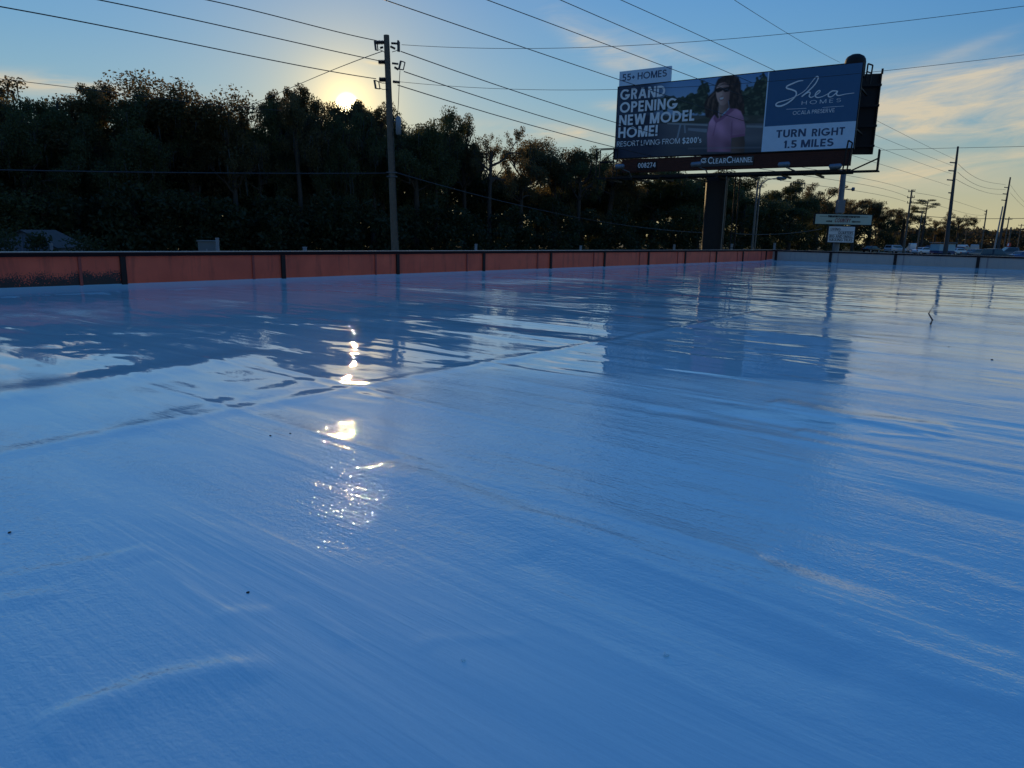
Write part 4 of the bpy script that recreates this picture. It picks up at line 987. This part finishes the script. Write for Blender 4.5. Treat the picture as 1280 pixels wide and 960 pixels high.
ribbon_mesh([[(362, 230, 3), (330, 234, 5), (285, 252, 6), (248, 270, 6), (246, 284, 6), (280, 294, 6), (310, 308, 6), (312, 332, 6), (288, 362, 6), (248, 392, 6), (205, 410, 7), (178, 410, 7), (169, 400, 6), (184, 386, 5), (225, 374, 4), (270, 360, 3), (320, 336, 3)],
             [(320, 336, 3), (375, 300, 3), (420, 244, 3), (452, 206, 4), (466, 202, 5), (466, 220, 5), (446, 256, 5), (408, 296, 5), (372, 326, 5), (352, 344, 5), (378, 326, 4), (404, 312, 5), (412, 322, 5), (404, 340, 5), (418, 350, 4), (440, 340, 3)],
             [(440, 340, 3), (464, 324, 4), (482, 306, 4), (474, 300, 5), (454, 316, 5), (446, 338, 5), (464, 350, 4), (500, 342, 3), (540, 322, 3)],
             [(600, 304, 4), (568, 304, 5), (542, 322, 5), (540, 342, 5), (562, 344, 4), (590, 322, 4), (606, 304, 5), (596, 326, 5), (612, 336, 4), (660, 326, 3), (722, 318, 2)]], .0062, mb, -.018)
mb.build('script_lettering', M_wht, pr)
# extension board
x0, x1 = bl(774.5, 95)[0], bl(839, 90)[0]; z1 = (bl(775, 90)[1] + bl(839, 82)[1]) / 2
ex = MB().box(x0, x1, -.02, .10, BH + .003, z1).build('extension_board', M_lb, BB)
btext('55+ HOMES', (778, 101.2), (833.5, 96), 8.6, M_dkt, ex, .025, bold=.16)
# steel around it: apron of slats, trim, catwalk, cages, lamps, column, rear face
za = bl(900, 212)[1]
ap = MB().box(BX0 + .5, BW - .1, .12, .2, za, -.03).build('apron', M_apron, BB)
for i in range(7):
    z = za + .06 + i * (-.1 - za) / 7; MB().box(BX0 + .5, BW - .1, .08, .119, z, z + .09).build('apron_slat', M_apron, ap)
zc = bl(900, 220)[1]
mb = MB(); mb.box(BX0 - .6, BW + 1.35, -1.1, -.35, zc - .06, zc)
for x in np.arange(BX0, BW + .1, 1.7): mb.box(x - .05, x + .05, -1.1, 1.2, zc - .16, zc - .061)
mb.build('catwalk', M_steel, BB)
mb = MB(); mb.box(BX0 + .2, BW - .1, .25, .45, zc + .02, za - .003 if False else zc + .2); mb.box(BX0 + .2, BW - .1, 1.1, 1.3, zc + .02, zc + .2)
mb.build('support_beam', M_steel, BB)
def cage(x, xin):
    mb = MB(); hgt = bl(1097, 190)[1] - zc
    for yy in (-1.08, -.7): mb.tube([(x, yy, zc), (x, yy, zc + hgt)], .035, 6)
    for f in (.33, .66, 1.0): mb.tube([(x, -1.08, zc + hgt * f), (x, -.7, zc + hgt * f)], .03, 6)
    mb.tube([(xin, -.72, zc + .03), (x, -.72, zc + hgt * .62)], .04, 6)
    return mb.build('end_cage', M_steel, BB)
cage(BW + 1.3, BW + .1)
mb = MB(); xx = bl(752, 200)[0]; zt, zm, zb = bl(752, 188)[1], bl(752, 204)[1], zc
for yy in (-.7, -.2):
    mb.tube([(xx, yy, zb), (xx, yy, zt)], .035, 6); mb.tube([(BX0 + .3, yy, zb), (BX0 + .3, yy, zt)], .035, 6)
    for z in (zt, zm): mb.tube([(xx, yy, z), (BX0 + .3, yy, z)], .03, 6)
mb.tube([(xx, -.45, zb), (BX0 + .3, -.45, zb)], .05, 6); mb.tube([(xx, -.2, zm), (BX0 + .3, -.2, zt)], .03, 6); mb.build('end_cage', M_steel, BB)
# hooped ladder rails at the right edge
mb = MB(); xr = BW + .1
for a, c in (((1084, 78), (1081, 100)), ((1090, 80), (1086, 104))):
    p, q = bl(*a), bl(*c); mb.tube([(p[0], .3, p[1]), (q[0], .3, q[1])], .04, 6)
p, q = bl(1084, 78), bl(1090, 80); mb.tube([(p[0], .3, p[1]), (q[0], .3, q[1])], .04, 6); p, q = bl(1083, 88), bl(1088, 90); mb.tube([(p[0], .3, p[1]), (q[0], .3, q[1])], .035, 6)
mb.build('ladder_rail', M_steel, BB)
mb = MB()
for a in ((1062.5, 177), (1067.5, 180)):
    p = bl(*a); mb.tube([(p[0], -.5, p[1]), (p[0] - .12, -.5, zc)], .04, 6)
p, q = bl(1062.5, 177), bl(1067.5, 180); mb.tube([(p[0], -.5, p[1]), (q[0], -.5, q[1])], .04, 6); mb.build('ladder_rail', M_steel, BB)
M_lamp = mat('lamp_housing', (.16, .20, .26), .4, .2, (6, .1))
for px, py in ((787, 210.5), (881, 208), (989, 208.5), (1052, 211)):
    x, z = bl(px, py); x -= .1
    mb = MB(); mb.tube([(x - .30, -1.15, z - .02), (x - .26, -1.15, z), (x + .22, -1.15, z + .02), (x + .28, -1.15, z)], [.07, .14, .14, .07], 10, smooth=True)
    lp = mb.build('flood_lamp', M_lamp, BB)
    mb = MB(); mb.tube([(x + .1, -1.12, z - .12), (x + .5, -.9, z - .3), (x + .55, -.7, zc)], .04, 6); mb.build('lamp_bracket', M_galv, lp)
pl = MB().box(*sorted((bl(795.5, 206)[0], bl(820.5, 206)[0])), .05, .079, bl(808, 212.5)[1], bl(808, 202)[1]).build('number_plate', M_brown, BB)
btext('008274', (797, 210.3), (819, 208.6), 6.2, M_wht, pl, -.046, bold=.15)
M_plate = mat('name_plate', (.03, .03, .035), .5)
np_ = MB().box(bl(875.5, 203)[0], bl(941.5, 201)[0], .03, .079, bl(908, 207.5)[1], bl(908, 196)[1]).build('name_plate', M_plate, BB)
btext('C', (884.5, 204.8), (890.4, 204.5), 8.4, M_wht, np_, -.026, bold=.15)
btext('LEAR', (890.9, 204.5), (907.2, 203.8), 6.2, M_wht, np_, -.026, bold=.15)
btext('C', (907.8, 203.9), (914.4, 203.6), 8.4, M_wht, np_, -.026, bold=.15)
btext('HANNEL', (914.9, 203.6), (940.4, 202.4), 6.2, M_wht, np_, -.026, bold=.15)
mb = MB()                                                             # swirl mark before the name
for rad, a0, a1 in ((.155, 40, 330), (.085, 200, 480)):
    pts = []
    cx, cz = bl(879.8, 200.6)
    k = 16; A = [math.radians(a0 + (a1 - a0) * i / k) for i in range(k + 1)]
    vs_ = [(cx + (rad + .02) * 1.05 * math.cos(t), .024, cz + (rad + .02) * .8 * math.sin(t)) for t in A] + [(cx + (rad - .02) * 1.05 * math.cos(t), .024, cz + (rad - .02) * .8 * math.sin(t)) for t in A]
    mb.add(vs_, [(i, i + k + 1, i + k + 2, i + 1) for i in range(k)])
mb.build('logo', M_wht, np_)
# rear face, set at an angle behind, seen from its back at the right end
P2w = at(1097, 140, 42.5); lx = float((P2w - BP0) @ bx); ly = -float((P2w - BP0) @ bn)
za0 = np.array([1.2, 1.6, 0.]); za1 = np.array([lx, ly, 0.]); dd = (za1 - za0); ln = np.linalg.norm(dd); dd /= ln; nn = np.array([-dd[1], dd[0], 0])
zlo = at(1090, 193, 42.5)[2] - bz; zhi = at(1103, 92, 42.5)[2] - bz
mb = MB(); mb.obox(za0 + dd * ln / 2 + np.array([0, 0, (zlo + zhi) / 2]), dd * ln / 2, nn * .06, np.array([0, 0, (zhi - zlo) / 2])); rf = mb.build('rear_face', M_steel, BB)
mb = MB()
for f in np.linspace(.05, .995, 9): mb.obox(za0 + dd * ln * f - nn * .16 + np.array([0, 0, (zlo + zhi) / 2]), dd * .04, nn * .09, np.array([0, 0, (zhi - zlo) / 2]))
for f in (.1, .35, .6, .85): mb.obox(za0 + dd * ln / 2 - nn * .30 + np.array([0, 0, zlo + (zhi - zlo) * f]), dd * ln / 2, nn * .045, np.array([0, 0, .06]))
mb.build('rear_frame', M_steel, rf)
p = za1 + np.array([0, 0, zhi]); mb = MB(); mb.obox(za1 + np.array([.0, 0, zhi + .12]), (.05, 0, 0), (0, .05, 0), (0, 0, .14)); mb.build('corner_post', M_steel, rf)
mb = MB()                                                             # frame between the two faces
for x in np.linspace(1, BW - .4, 8):
    y1 = za0[1] + (za1[1] - za0[1]) * (x - za0[0]) / (za1[0] - za0[0]) - .4
    mb.box(x - .05, x + .05, .145, .24, .05, BH - .1)
    if y1 > .4: mb.box(x - .04, x + .04, .245, y1, BH * .3, BH * .3 + .08); mb.box(x - .04, x + .04, .245, y1, BH * .8, BH * .8 + .08)
mb.build('back_frame', M_steel, BB)
# domed drum behind the top edge
x, z = bl(1052.5, 79)[0], bl(1052.5, 79)[1]; mb = MB(); prof = [(.52, -.6), (.52, .1), (.49, .26), (.40, .40), (.22, .50), (.02, .54)]
for (r0, h0), (r1, h1) in zip(prof[:-1], prof[1:]): mb.tube([(x + .45, 1.0, BH + .08 + h0), (x + .45, 1.0, BH + .08 + h1)], [r0, r1], 16, cap=False)
mb.build('drum', M_steel, BB)
gzc = gz(*gcol) - bz
mb = MB(); mb.tube([(ccol, .72, gzc - .5), (ccol, .72, gzc), (ccol, .72, zc + .02)], .62, 20); mb.build('column', M_steel, BB)
mb = MB(); mb.tube([(ccol + 1.05, .7, gzc - .2), (ccol + 1.05, .7, zc)], .04, 6); mb.tube([(ccol + 1.3, .7, gzc - .2), (ccol + 1.3, .7, zc)], .04, 6)
for z in np.arange(gzc + .5, zc, .4): mb.tube([(ccol + 1.05, .7, z), (ccol + 1.3, .7, z)], .02, 5)
mb.build('ladder', M_steel, BB)
mb = MB(); mb.tube([(ccol + .66, .3, gzc - .2), (ccol + .66, .3, zc)], .03, 6); mb.build('conduit', M_galv, BB)

# ------------------------------------------------------------------ shop sign on its steel post
SY = 50.0
sbase = pole_base(1049.5, SY); S = empty('shop_sign', sbase); tag(S, 'roadside shop sign with a long board over a changeable letter panel on a grey post', 'sign')
def sp(px, py, off=0.0): return at(px, py, SY + off) - sbase
sx = (at(1089, 275, SY) - at(1018, 274, SY)); sx[2] = 0; sx /= np.linalg.norm(sx); sn = np.array([sx[1], -sx[0], 0])
M_post = mat('grey_blue_post', (.16, .19, .23), .5, .2, (3, .2)); M_board = mat('pale_green_board', (.50, .60, .52), .5, 0, (3, .06)); M_panel = mat('white_letter_panel', (.74, .78, .82), .5, 0, (3, .05)); M_black = mat('black_letters', (.02, .02, .025), .6); M_maroon = mat('maroon_letters', (.25, .03, .05), .6)
mb = MB(); shaft(mb, np.array([0, .35, -.3]), sp(1057.5, 212) + np.array([0, .35, 0]), .24, .19, 12); mb.build('sign_post', M_post, S)
mb = MB(); c = sp(1050.5, 258); mb.obox(c, sx * .24, sn * .17, np.array([0, 0, .42])); mb.build('junction_box', M_post, S)
mb = MB(); c = sp(1064, 236.5); mb.tube([c + np.array([-.33, .1, 0]), c], .03, 6); mb.tube([c, c + np.array([.06, -.02, 0]), c + np.array([.2, -.05, .0])], [.03, .14, .12], 10); mb.build('spot_lamp', M_post, S)
def sboard(l, r, t, b_, th, m, name, parent):
    a, c = sp(l, (t + b_) / 2), sp(r, (t + b_) / 2); hw = float((c - a) @ sx) / 2; mid = (a + c) / 2; hh_ = (sp((l + r) / 2, t)[2] - sp((l + r) / 2, b_)[2]) / 2
    mb = MB(); mb.obox(mid, sx * hw, sn * th, np.array([0, 0, hh_])); o = mb.build(name, m, parent); return o, mid, hw, hh_
def stext(s, mid, th, x0, x1, z0, cap, m, parent, **k):
    o = text(s, x0, x1, z0, cap, 0, m, parent, **k); me = o.data
    co = np.zeros(len(me.vertices) * 3); me.vertices.foreach_get('co', co); co = co.reshape(-1, 3)
    q = mid + sx * co[:, :1] + sn * (th + .006) + np.array([0, 0, 1.]) * co[:, 2:]; me.vertices.foreach_set('co', q.ravel()); me.update(); return o
fr, *_ = sboard(1017.4, 1089.4, 267.4, 281.4, .10, M_steel, 'board_frame', S)
bd, mid, hw, hh_ = sboard(1018.4, 1088.6, 268.3, 280.5, .12, M_board, 'name_board', fr)
mb = MB(); rs = np.random.RandomState(5); x = -hw * .56           # upper row: bold letters too small to read
while x < hw * .56:
    wq = rs.uniform(.09, .15)
    for (u0, u1, v0, v1) in ((0, .35, 0, 1), (.6, .95, 0, 1), (.3, .65, rs.choice([0, .4, .75]), 1.0 if rs.rand() < .5 else .7)):
        if v1 <= v0: v1 = v0 + .25
        a = mid + sx * (x + wq * (u0 + u1) / 2) + sn * .127 + np.array([0, 0, hh_ * (.38 + .42 * (v0 + v1) / 2)]); mb.obox(a, sx * wq * (u1 - u0) / 2, sn * .004 * (1 + .3 * u0), np.array([0, 0, hh_ * .21 * (v1 - v0)]))
    x += wq * 1.12
for sgn in (-1, 1): mb.obox(mid + sx * sgn * hw * .72 + sn * .127 + np.array([0, 0, hh_ * .58]), sx * hw * .14, sn * .004, np.array([0, 0, .012]))
mb.build('bold_lettering', M_black, bd)
stext('COUNTRY', mid, .12, -hw * .32, hw * .24, -hh_ * .62, hh_ * .85, M_maroon, bd, bold=.2, shear=.35)
mb = MB()
for x0_, x1_ in ((-.6, -.38), (.32, .6)):
    x = x0_ * hw
    while x < x1_ * hw: mb.obox(mid + sx * x + sn * .127 + np.array([0, 0, -hh_ * .42]), sx * .03, sn * .004, np.array([0, 0, hh_ * rs.uniform(.12, .2)])); x += .085
mb.build('small_lettering', M_black, bd)
pf, *_ = sboard(1033.6, 1068, 282.3, 304, .09, M_steel, 'panel_frame', S)
pn, mid, hw, hh_ = sboard(1034.6, 1067, 283.2, 303, .11, M_panel, 'letter_panel', pf)
for s, x0_, x1_, row in (('LIVING', -.86, -.1, 3), ('QUARTERS', -.28, .9, 2), ('BIG AND SMALL', -.9, .9, 1), ('HAULING TRLRS', -.9, .9, 0)):
    stext(s, mid, .11, hw * x0_, hw * x1_, -hh_ * .86 + row * hh_ * .45, hh_ * .33, M_black, pn, bold=.17)
mb = MB()
for row in (1, 2, 3): mb.obox(mid + sn * .112 + np.array([0, 0, -hh_ * .93 + row * hh_ * .45]), sx * hw * .98, sn * .003, np.array([0, 0, .012]))
mb.build('letter_rail', M_can, pn)

# ------------------------------------------------------------------ vehicles and things beyond the parapets
M_tyre = mat('tyre', (.02, .02, .02), .8); M_rim = mat('wheel_rim', (.4, .4, .42), .4, .6); M_win = mat('car_glass', (.02, .025, .03), .08, 0, None, .8); M_hl = mat('headlamp_glass', (.8, .8, .78), .15); M_tl = mat('tail_lamp', (.4, .02, .02), .3)
def car_paint(n, c): return mat(n, c, .25, .1, (2, .04), .6)
KINDS = {'sedan': dict(L=4.6, W=1.8, prof=[(-2.3, .35), (-2.3, .75), (-2.15, .93), (-1.3, 1.0), (-.75, 1.42), (.55, 1.45), (1.25, .98), (2.1, .86), (2.3, .65), (2.3, .35)], win=[(-1.2, 1.0), (-.72, 1.36), (.5, 1.39), (1.1, 1.0)]),
         'suv': dict(L=4.8, W=1.95, prof=[(-2.4, .42), (-2.4, .95), (-2.3, 1.1), (-2.05, 1.72), (.5, 1.76), (1.25, 1.15), (2.25, 1.02), (2.4, .8), (2.4, .42)], win=[(-2.0, 1.14), (-1.85, 1.62), (.45, 1.66), (1.08, 1.16)]),
         'pickup': dict(L=5.6, W=2.0, prof=[(-2.8, .5), (-2.8, 1.12), (-.75, 1.12), (-.6, 1.82), (.7, 1.86), (1.4, 1.2), (2.6, 1.1), (2.8, .9), (2.8, .5)], win=[(-.55, 1.2), (-.48, 1.74), (.66, 1.77), (1.25, 1.22)]),
         'van': dict(L=5.2, W=2.0, prof=[(-2.6, .4), (-2.6, 2.15), (-2.45, 2.25), (1.2, 2.25), (2.0, 1.35), (2.55, 1.1), (2.6, .4)], win=[(.5, 1.35), (.5, 1.95), (1.2, 2.0), (1.75, 1.36)])}
def car(kind, paint, px, Y, heading, label, sc=1.0):
    K = KINDS[kind]; p = at(px, 305, Y); o = empty('parked_' + ('car' if kind in ('sedan', 'suv') else 'pickup_truck' if kind == 'pickup' else 'van'), (p[0], p[1], gz(p[0], p[1])), heading, (sc, sc, sc))
    tag(o, label, {'sedan': 'car', 'suv': 'car', 'pickup': 'pickup truck', 'van': 'van'}[kind], 'vehicles parked beyond the roof')
    W = K['W']; pf_ = K['prof']; n = len(pf_); v = []
    for yy, ins in ((-W / 2, 0), (W / 2, 0)):
        for x, z in pf_: v.append((x, yy * (1 - .17 * max(0, z - 1.0) / .8), z))
    bm = bmesh.new(); bv = [bm.verts.new(q) for q in v]
    bm.faces.new(bv[:n][::-1]) if False else None
    bm.faces.new(bv[:n]); bm.faces.new(bv[n:][::-1])
    for i in range(n): bm.faces.new((bv[i], bv[i + n], bv[(i + 1) % n + n], bv[(i + 1) % n]))
    bmesh.ops.recalc_face_normals(bm, faces=bm.faces[:]); bmesh.ops.bevel(bm, geom=bm.edges[:], offset=.07, segments=2, affect='EDGES', profile=.6)
    me = bpy.data.meshes.new('body'); bm.to_mesh(me); bm.free(); me.materials.append(paint); me.polygons.foreach_set('use_smooth', [True] * len(me.polygons))
    b_ = bpy.data.objects.new('body', me); COL.objects.link(b_); b_.parent = o
    wn = K['win']; 
    def side_y(z): return W / 2 * (1 - .17 * max(0, z - 1.0) / .8) + .008
    for sg in (-1, 1):
        mb = MB(); mid_ = .5 * (wn[0][0] + wn[3][0])
        q = [(x, sg * side_y(z), z) for x, z in wn]; mb.add(q + [(x, y - sg * .03, z) for x, y, z in q], [(0, 1, 2, 3) if sg < 0 else (3, 2, 1, 0), (0, 4, 5, 1), (1, 5, 6, 2), (2, 6, 7, 3), (3, 7, 4, 0)]); mb.build('side_window', M_win, o)
    # windscreen and rear window lie on the sloping faces of the cabin
    def slope(a, c, name):
        a, c = np.array(a, float), np.array(c, float); d = c - a; nx = np.array([d[1], -d[0]]) / np.linalg.norm(d)
        if nx[0] * (1 if name == 'windscreen' else -1) < 0: nx = -nx
        a2, c2 = a + d * .08 + nx * .012, c - d * .1 + nx * .012; mb = MB(); ya, yc = side_y(a[1]) - .12, side_y(c[1]) - .14
        mb.add([(a2[0], -ya, a2[1]), (a2[0], ya, a2[1]), (c2[0], yc, c2[1]), (c2[0], -yc, c2[1])], [(0, 1, 2, 3)]); mb.build(name, M_win, o)
    if kind == 'sedan': slope(pf_[6], pf_[5], 'windscreen'); slope(pf_[3], pf_[4], 'rear_window')
    elif kind == 'suv': slope(pf_[5], pf_[4], 'windscreen'); slope(pf_[2], pf_[3], 'rear_window')
    elif kind == 'pickup': slope(pf_[5], pf_[4], 'windscreen'); slope(pf_[2], pf_[3], 'rear_window')
    else: slope(pf_[4], pf_[3], 'windscreen')
    L_ = K['L'] / 2
    for x in (-L_ * .62, L_ * .62):
        for sg in (-1, 1):
            mb = MB(); mb.tube([(x, sg * (W / 2 - .2), .33), (x, sg * (W / 2 + .015), .33)], .33, 14, smooth=False); wl = mb.build('wheel', M_tyre, o)
            mb = MB(); mb.tube([(x, sg * (W / 2 + .01), .33), (x, sg * (W / 2 + .025), .33)], .2, 12, smooth=False); mb.build('rim', M_rim, wl)
    zl = pf_[-2][1] - .12
    for sg in (-1, 1):
        MB().box(L_ - .06, L_ + .012, sg * W * .36 - .2, sg * W * .36 + .2, zl - .02, zl + .13).build('headlight', M_hl, o)
        MB().box(-L_ - .012, -L_ + .06, sg * W * .40 - .12, sg * W * .40 + .12, .72, .9).build('tail_light', M_tl, o)
    return o
C_dk = car_paint('dark_paint', (.015, .017, .02)); C_sil = car_paint('silver_paint', (.42, .43, .45)); C_wh = car_paint('white_paint', (.75, .75, .75)); C_bl = car_paint('blue_paint', (.04, .09, .22)); C_rd = car_paint('red_paint', (.30, .025, .03)); C_gr = car_paint('grey_paint', (.14, .15, .16))
CARS = [('sedan', C_dk, 1090, 165, .5, 'dark car with a pale bonnet nearest the shop sign, left end of the parked row'),
        ('suv', C_sil, 1120, 160, .4, 'silver car just left of the double armed pole foot'),
        ('van', C_wh, 1141, 176, 1.2, 'small white van behind the short bare pole'),
        ('sedan', C_wh, 1155, 150, .3, 'white car between the short bare pole and the pale blue trailer'),
        ('suv', C_bl, 1163, 158, 2.4, 'blue car tucked against the left end of the pale blue trailer'),
        ('suv', C_rd, 1206, 165, .6, 'red car right of the tall concrete transmission pole'),
        ('van', C_sil, 1219, 160, 1.0, 'boxy pale van with a flat high side, right of the red car'),
        ('sedan', C_gr, 1222, 120, .2, 'grey car low against the parapet below the boxy pale van'),
        ('pickup', C_dk, 1241, 96, .25, 'big dark pickup truck with sloping windscreen near the right edge'),
        ('pickup', C_gr, 1266, 108, 2.9, 'grey pickup truck behind the big dark one'),
        ('sedan', C_bl, 1283, 100, .1, 'dark blue car cut by the right edge of the view'),
        ('sedan', C_wh, 1198, 150, .3, 'white car half hidden at the foot of the tall concrete pole'),
        ('van', C_wh, 1203, 215, .2, 'distant white van at the back of the parked row')]
for c in CARS: car(*c)

# pale blue trailer and its flat awning
tb = at(1179, 305, 135); T = empty('cargo_trailer', (tb[0], tb[1], gz(tb[0], tb[1])), .15); tag(T, 'long pale blue cargo trailer with a flat awning under the tall concrete pole', 'trailer')
M_tr = mat('trailer_sheet', (.35, .52, .58), .5, 0, (2, .1)); M_trd = mat('trailer_blue', (.03, .06, .16), .5)
MB().box(-1.6, 1.6, -1.2, 1.2, .95, 2.15).build('box_body', M_tr, T); MB().box(-1.62, 1.62, -1.22, 1.22, .45, .948).build('lower_skirt', M_trd, T)
for x in (-.5, .5):
    for sg in (-1, 1):
        mb = MB(); mb.tube([(x, sg * 1.0, .35), (x, sg * 1.24, .35)], .35, 12, smooth=False); mb.build('wheel', M_tyre, T)
MB().box(-1.9, 1.7, -1.5, 1.3, 2.35, 2.45).build('awning', M_can, T)
for x in (-1.5, 1.5): MB().box(x - .03, x + .03, -.03, .03, 2.152, 2.348).build('awning_post', M_galv, T)
# red and white round road sign far right
rb = at(1261, 305, 110); R_ = empty('round_road_sign', (rb[0], rb[1], gz(rb[0], rb[1])), 0); tag(R_, 'small red round sign with a white half above the dark vehicles at the right', 'sign')
hz_ = at(1261, 306, 110)[2] - gz(rb[0], rb[1]); MB().box(-.04, .04, -.04, .04, -.2, hz_ + .3).build('sign_post', M_galv, R_)
M_rs = mat('red_sign', (.6, .05, .03), .5)
mb = MB(); mb.prism([(.34 * math.cos(t), hz_ + .34 * math.sin(t)) for t in np.linspace(0, 6.283, 20)[:-1]], -.07, -.045); fc = mb.build('sign_face', M_rs, R_)
mb = MB(); mb.prism([(-.28, hz_ - .18), (-.02, hz_ - .18), (-.02, hz_ + .22), (-.2, hz_ + .2)], -.078, -.0705); mb.build('white_mark', M_wht, fc)

# white shed, low at the left
M_shed = mat('pale_corrugated_sheet', (.09, .13, .18), .5, 0, (3, .12)); M_shed2 = mat('shed_roof_sheet', (.025, .03, .035), .8, .0, (3, .15))
q0 = at(28, 300, 24); SH = empty('shed', (q0[0], q0[1], gz(q0[0], q0[1])), .25); tag(SH, 'pale corrugated metal shed low at the left edge behind the red parapet', 'shed')
g0 = gz(q0[0], q0[1]); zr, ze = at(28, 289, 24)[2] - g0, at(56, 309, 24)[2] - g0
mb = MB(); hw_ = .95; mb.prism([(-hw_, -.2), (hw_, -.2), (hw_, ze), (0, zr), (-hw_, ze)], 0, 3.0); mb.build('walls', M_shed, SH)
mb = MB()
for x in np.arange(-hw_ + .06, hw_, .11):
    zt_ = ze + (zr - ze) * (1 - abs(x) / hw_) - .05; mb.box(x - .02, x + .02, -.022, -.001, 0, zt_)
mb.build('corrugation', M_shed, SH)
mb = MB(); mb.prism([(0, zr + .004), (hw_ + .1, ze - .06), (hw_ + .1, ze - .02), (0, zr + .05), (-hw_ - .1, ze - .02), (-hw_ - .1, ze - .06)], -.12, 3.1); mb.build('roof', M_shed2, SH)
MB().box(-.3, .3, -.03, -.023, 0, 2.0).build('door', M_shed2, SH)
for px, py, Y, wd, lab in ((4, 287, 22.3, 1.0, 'dark shrub overgrowing the left half of the pale shed'), (47, 291, 22.6, .7, 'dark shrub against the right gable of the pale shed'), (100, 296, 24, 1.2, 'low dark shrub between the pale shed and the grey van')):
    p = at(px, 300, Y)[:2]; h = top_h(px, py, p); c_ = [np.array([p[0] + rnd.gauss(0, wd * .3), p[1] + rnd.gauss(0, wd * .2), gz(*p) + h * f]) for f in (.3, .5, .7, .8, .9, .95)]
    V = rand_leaves(c_, [wd * .5] * 6, [260] * 6, .03, .07, RS); o = empty('shrub', (p[0], p[1], gz(*p))); tag(o, lab, 'shrub')
    V = V - np.array([p[0], p[1], gz(*p)]); c = bpy.data.objects.new('foliage', leaf_mesh('foliage', V, M_under)); COL.objects.link(c); c.parent = o
    mb = MB(); [mb.tube([(0, 0, -.1), (dx, 0, h * .8)], [.03, .012], 5) for dx in (-.15, 0, .2)]; mb.build('stem', M_bark, o)
def white_post(px, py, Y, label, w=.05, grp='pale posts beyond the red parapet'):
    p = at(px, py, Y); g = gz(p[0], p[1]); o = empty('marker_post', (p[0], p[1], g)); tag(o, label, 'post', grp)
    mb = MB(); mb.box(-w, w, -w, w, -.2, p[2] - g); mb.build('post', M_can, o); mb = MB(); mb.box(-w * 1.15, w * 1.15, -w * 1.15, w * 1.15, p[2] - g + .001, p[2] - g + .05); mb.build('post_cap', M_can, o)
white_post(64, 306, 24, 'pale post standing at the right corner of the pale shed', .035)
white_post(271.5, 299, 26, 'pale post at the right side of the dark grey cabinet', .045)
for px, py, lab in ((595, 306, 'small grey post over the red parapet just right of the wooden pole'), (726, 308, 'small grey post over the red parapet left of the billboard column'), (843, 306.5, 'small grey post over the red parapet close to the billboard column'),
                    (915, 305.5, 'small grey post over the red parapet left of the street lamp'), (968.5, 304.5, 'small grey post over the corner of the two parapets'), (381, 310, 'tiny pale post over the red parapet under the sun')):
    white_post(px, py, 32 + (px - 380) * .04, lab, .07)
# dark van with pale window frames and a grey cabinet, mostly hidden by the red parapet
car('van', C_gr, 178, 27, .35, 'grey van whose pale roof rim shows over the red parapet at the left', .93)
q0 = at(260, 300, 27); CB = empty('metal_cabinet', (q0[0], q0[1], gz(q0[0], q0[1])), .2); g0 = gz(q0[0], q0[1]); tag(CB, 'dark grey metal cabinet peeping over the red parapet left of the sun', 'cabinet')
zt_ = at(260, 300.5, 27)[2] - g0; M_cab = mat('cabinet_paint', (.13, .15, .16), .5, 0, (3, .1))
MB().box(-.30, .30, -.3, .3, -.2, zt_ - .04).build('cabinet_body', M_cab, CB); MB().box(-.34, .34, -.34, .34, zt_ - .039, zt_).build('cabinet_lid', M_cab, CB); MB().box(-.02, .02, -.32, -.301, .2, zt_ - .3).build('cabinet_handle', M_can, CB)

# ------------------------------------------------------------------ crumbs on the roof
p = onz(1163, 406); mb = MB()
pts = [p + np.array([.0, 0, .004]), p + np.array([.015, .01, .03]), p + np.array([-.01, .02, .07]), p + np.array([.02, .03, .12])]
mb.tube(pts, [.007, .005, .004, .002], 6); t = mb.build('twig', M_bark); tag(t, 'crooked dark twig standing on the shiny roof at the right', 'twig')
for px, py, r, lab in ((1186, 434, .004, 'dark crumb on the shiny roof, small and right of the crooked twig'), (1240, 450, .005, 'dark crumb on the shiny roof nearest the right edge'), (310, 741, .0022, 'tiny dark speck on the blue roof above the curved wrinkle'), (12, 666, .0028, 'tiny dark speck on the blue roof at the left edge'),
                       (833, 819, .0034, 'small blister lump on the blue roof right of centre'), (579, 826, .0026, 'small lump on the blue roof, left one of the near pair'), (338, 545, .0025, 'dark crumb beside the long lap seam'), (363, 542, .0022, 'second dark crumb beside the long lap seam, right of its twin')):
    p = onz(px, py); bm = bmesh.new(); bmesh.ops.create_icosphere(bm, subdivisions=2, radius=r)
    for v in bm.verts: v.co *= 1 + rnd.uniform(-.3, .3); v.co.z *= .6
    bmesh.ops.translate(bm, verts=bm.verts[:], vec=(p[0], p[1], r * .35)); me = bpy.data.meshes.new('debris'); bm.to_mesh(me); bm.free()
    me.materials.append(M_roof if 'lump' in lab else M_bark); o = bpy.data.objects.new('debris', me); COL.objects.link(o); tag(o, lab, 'debris', 'crumbs on the roof', 'thing')
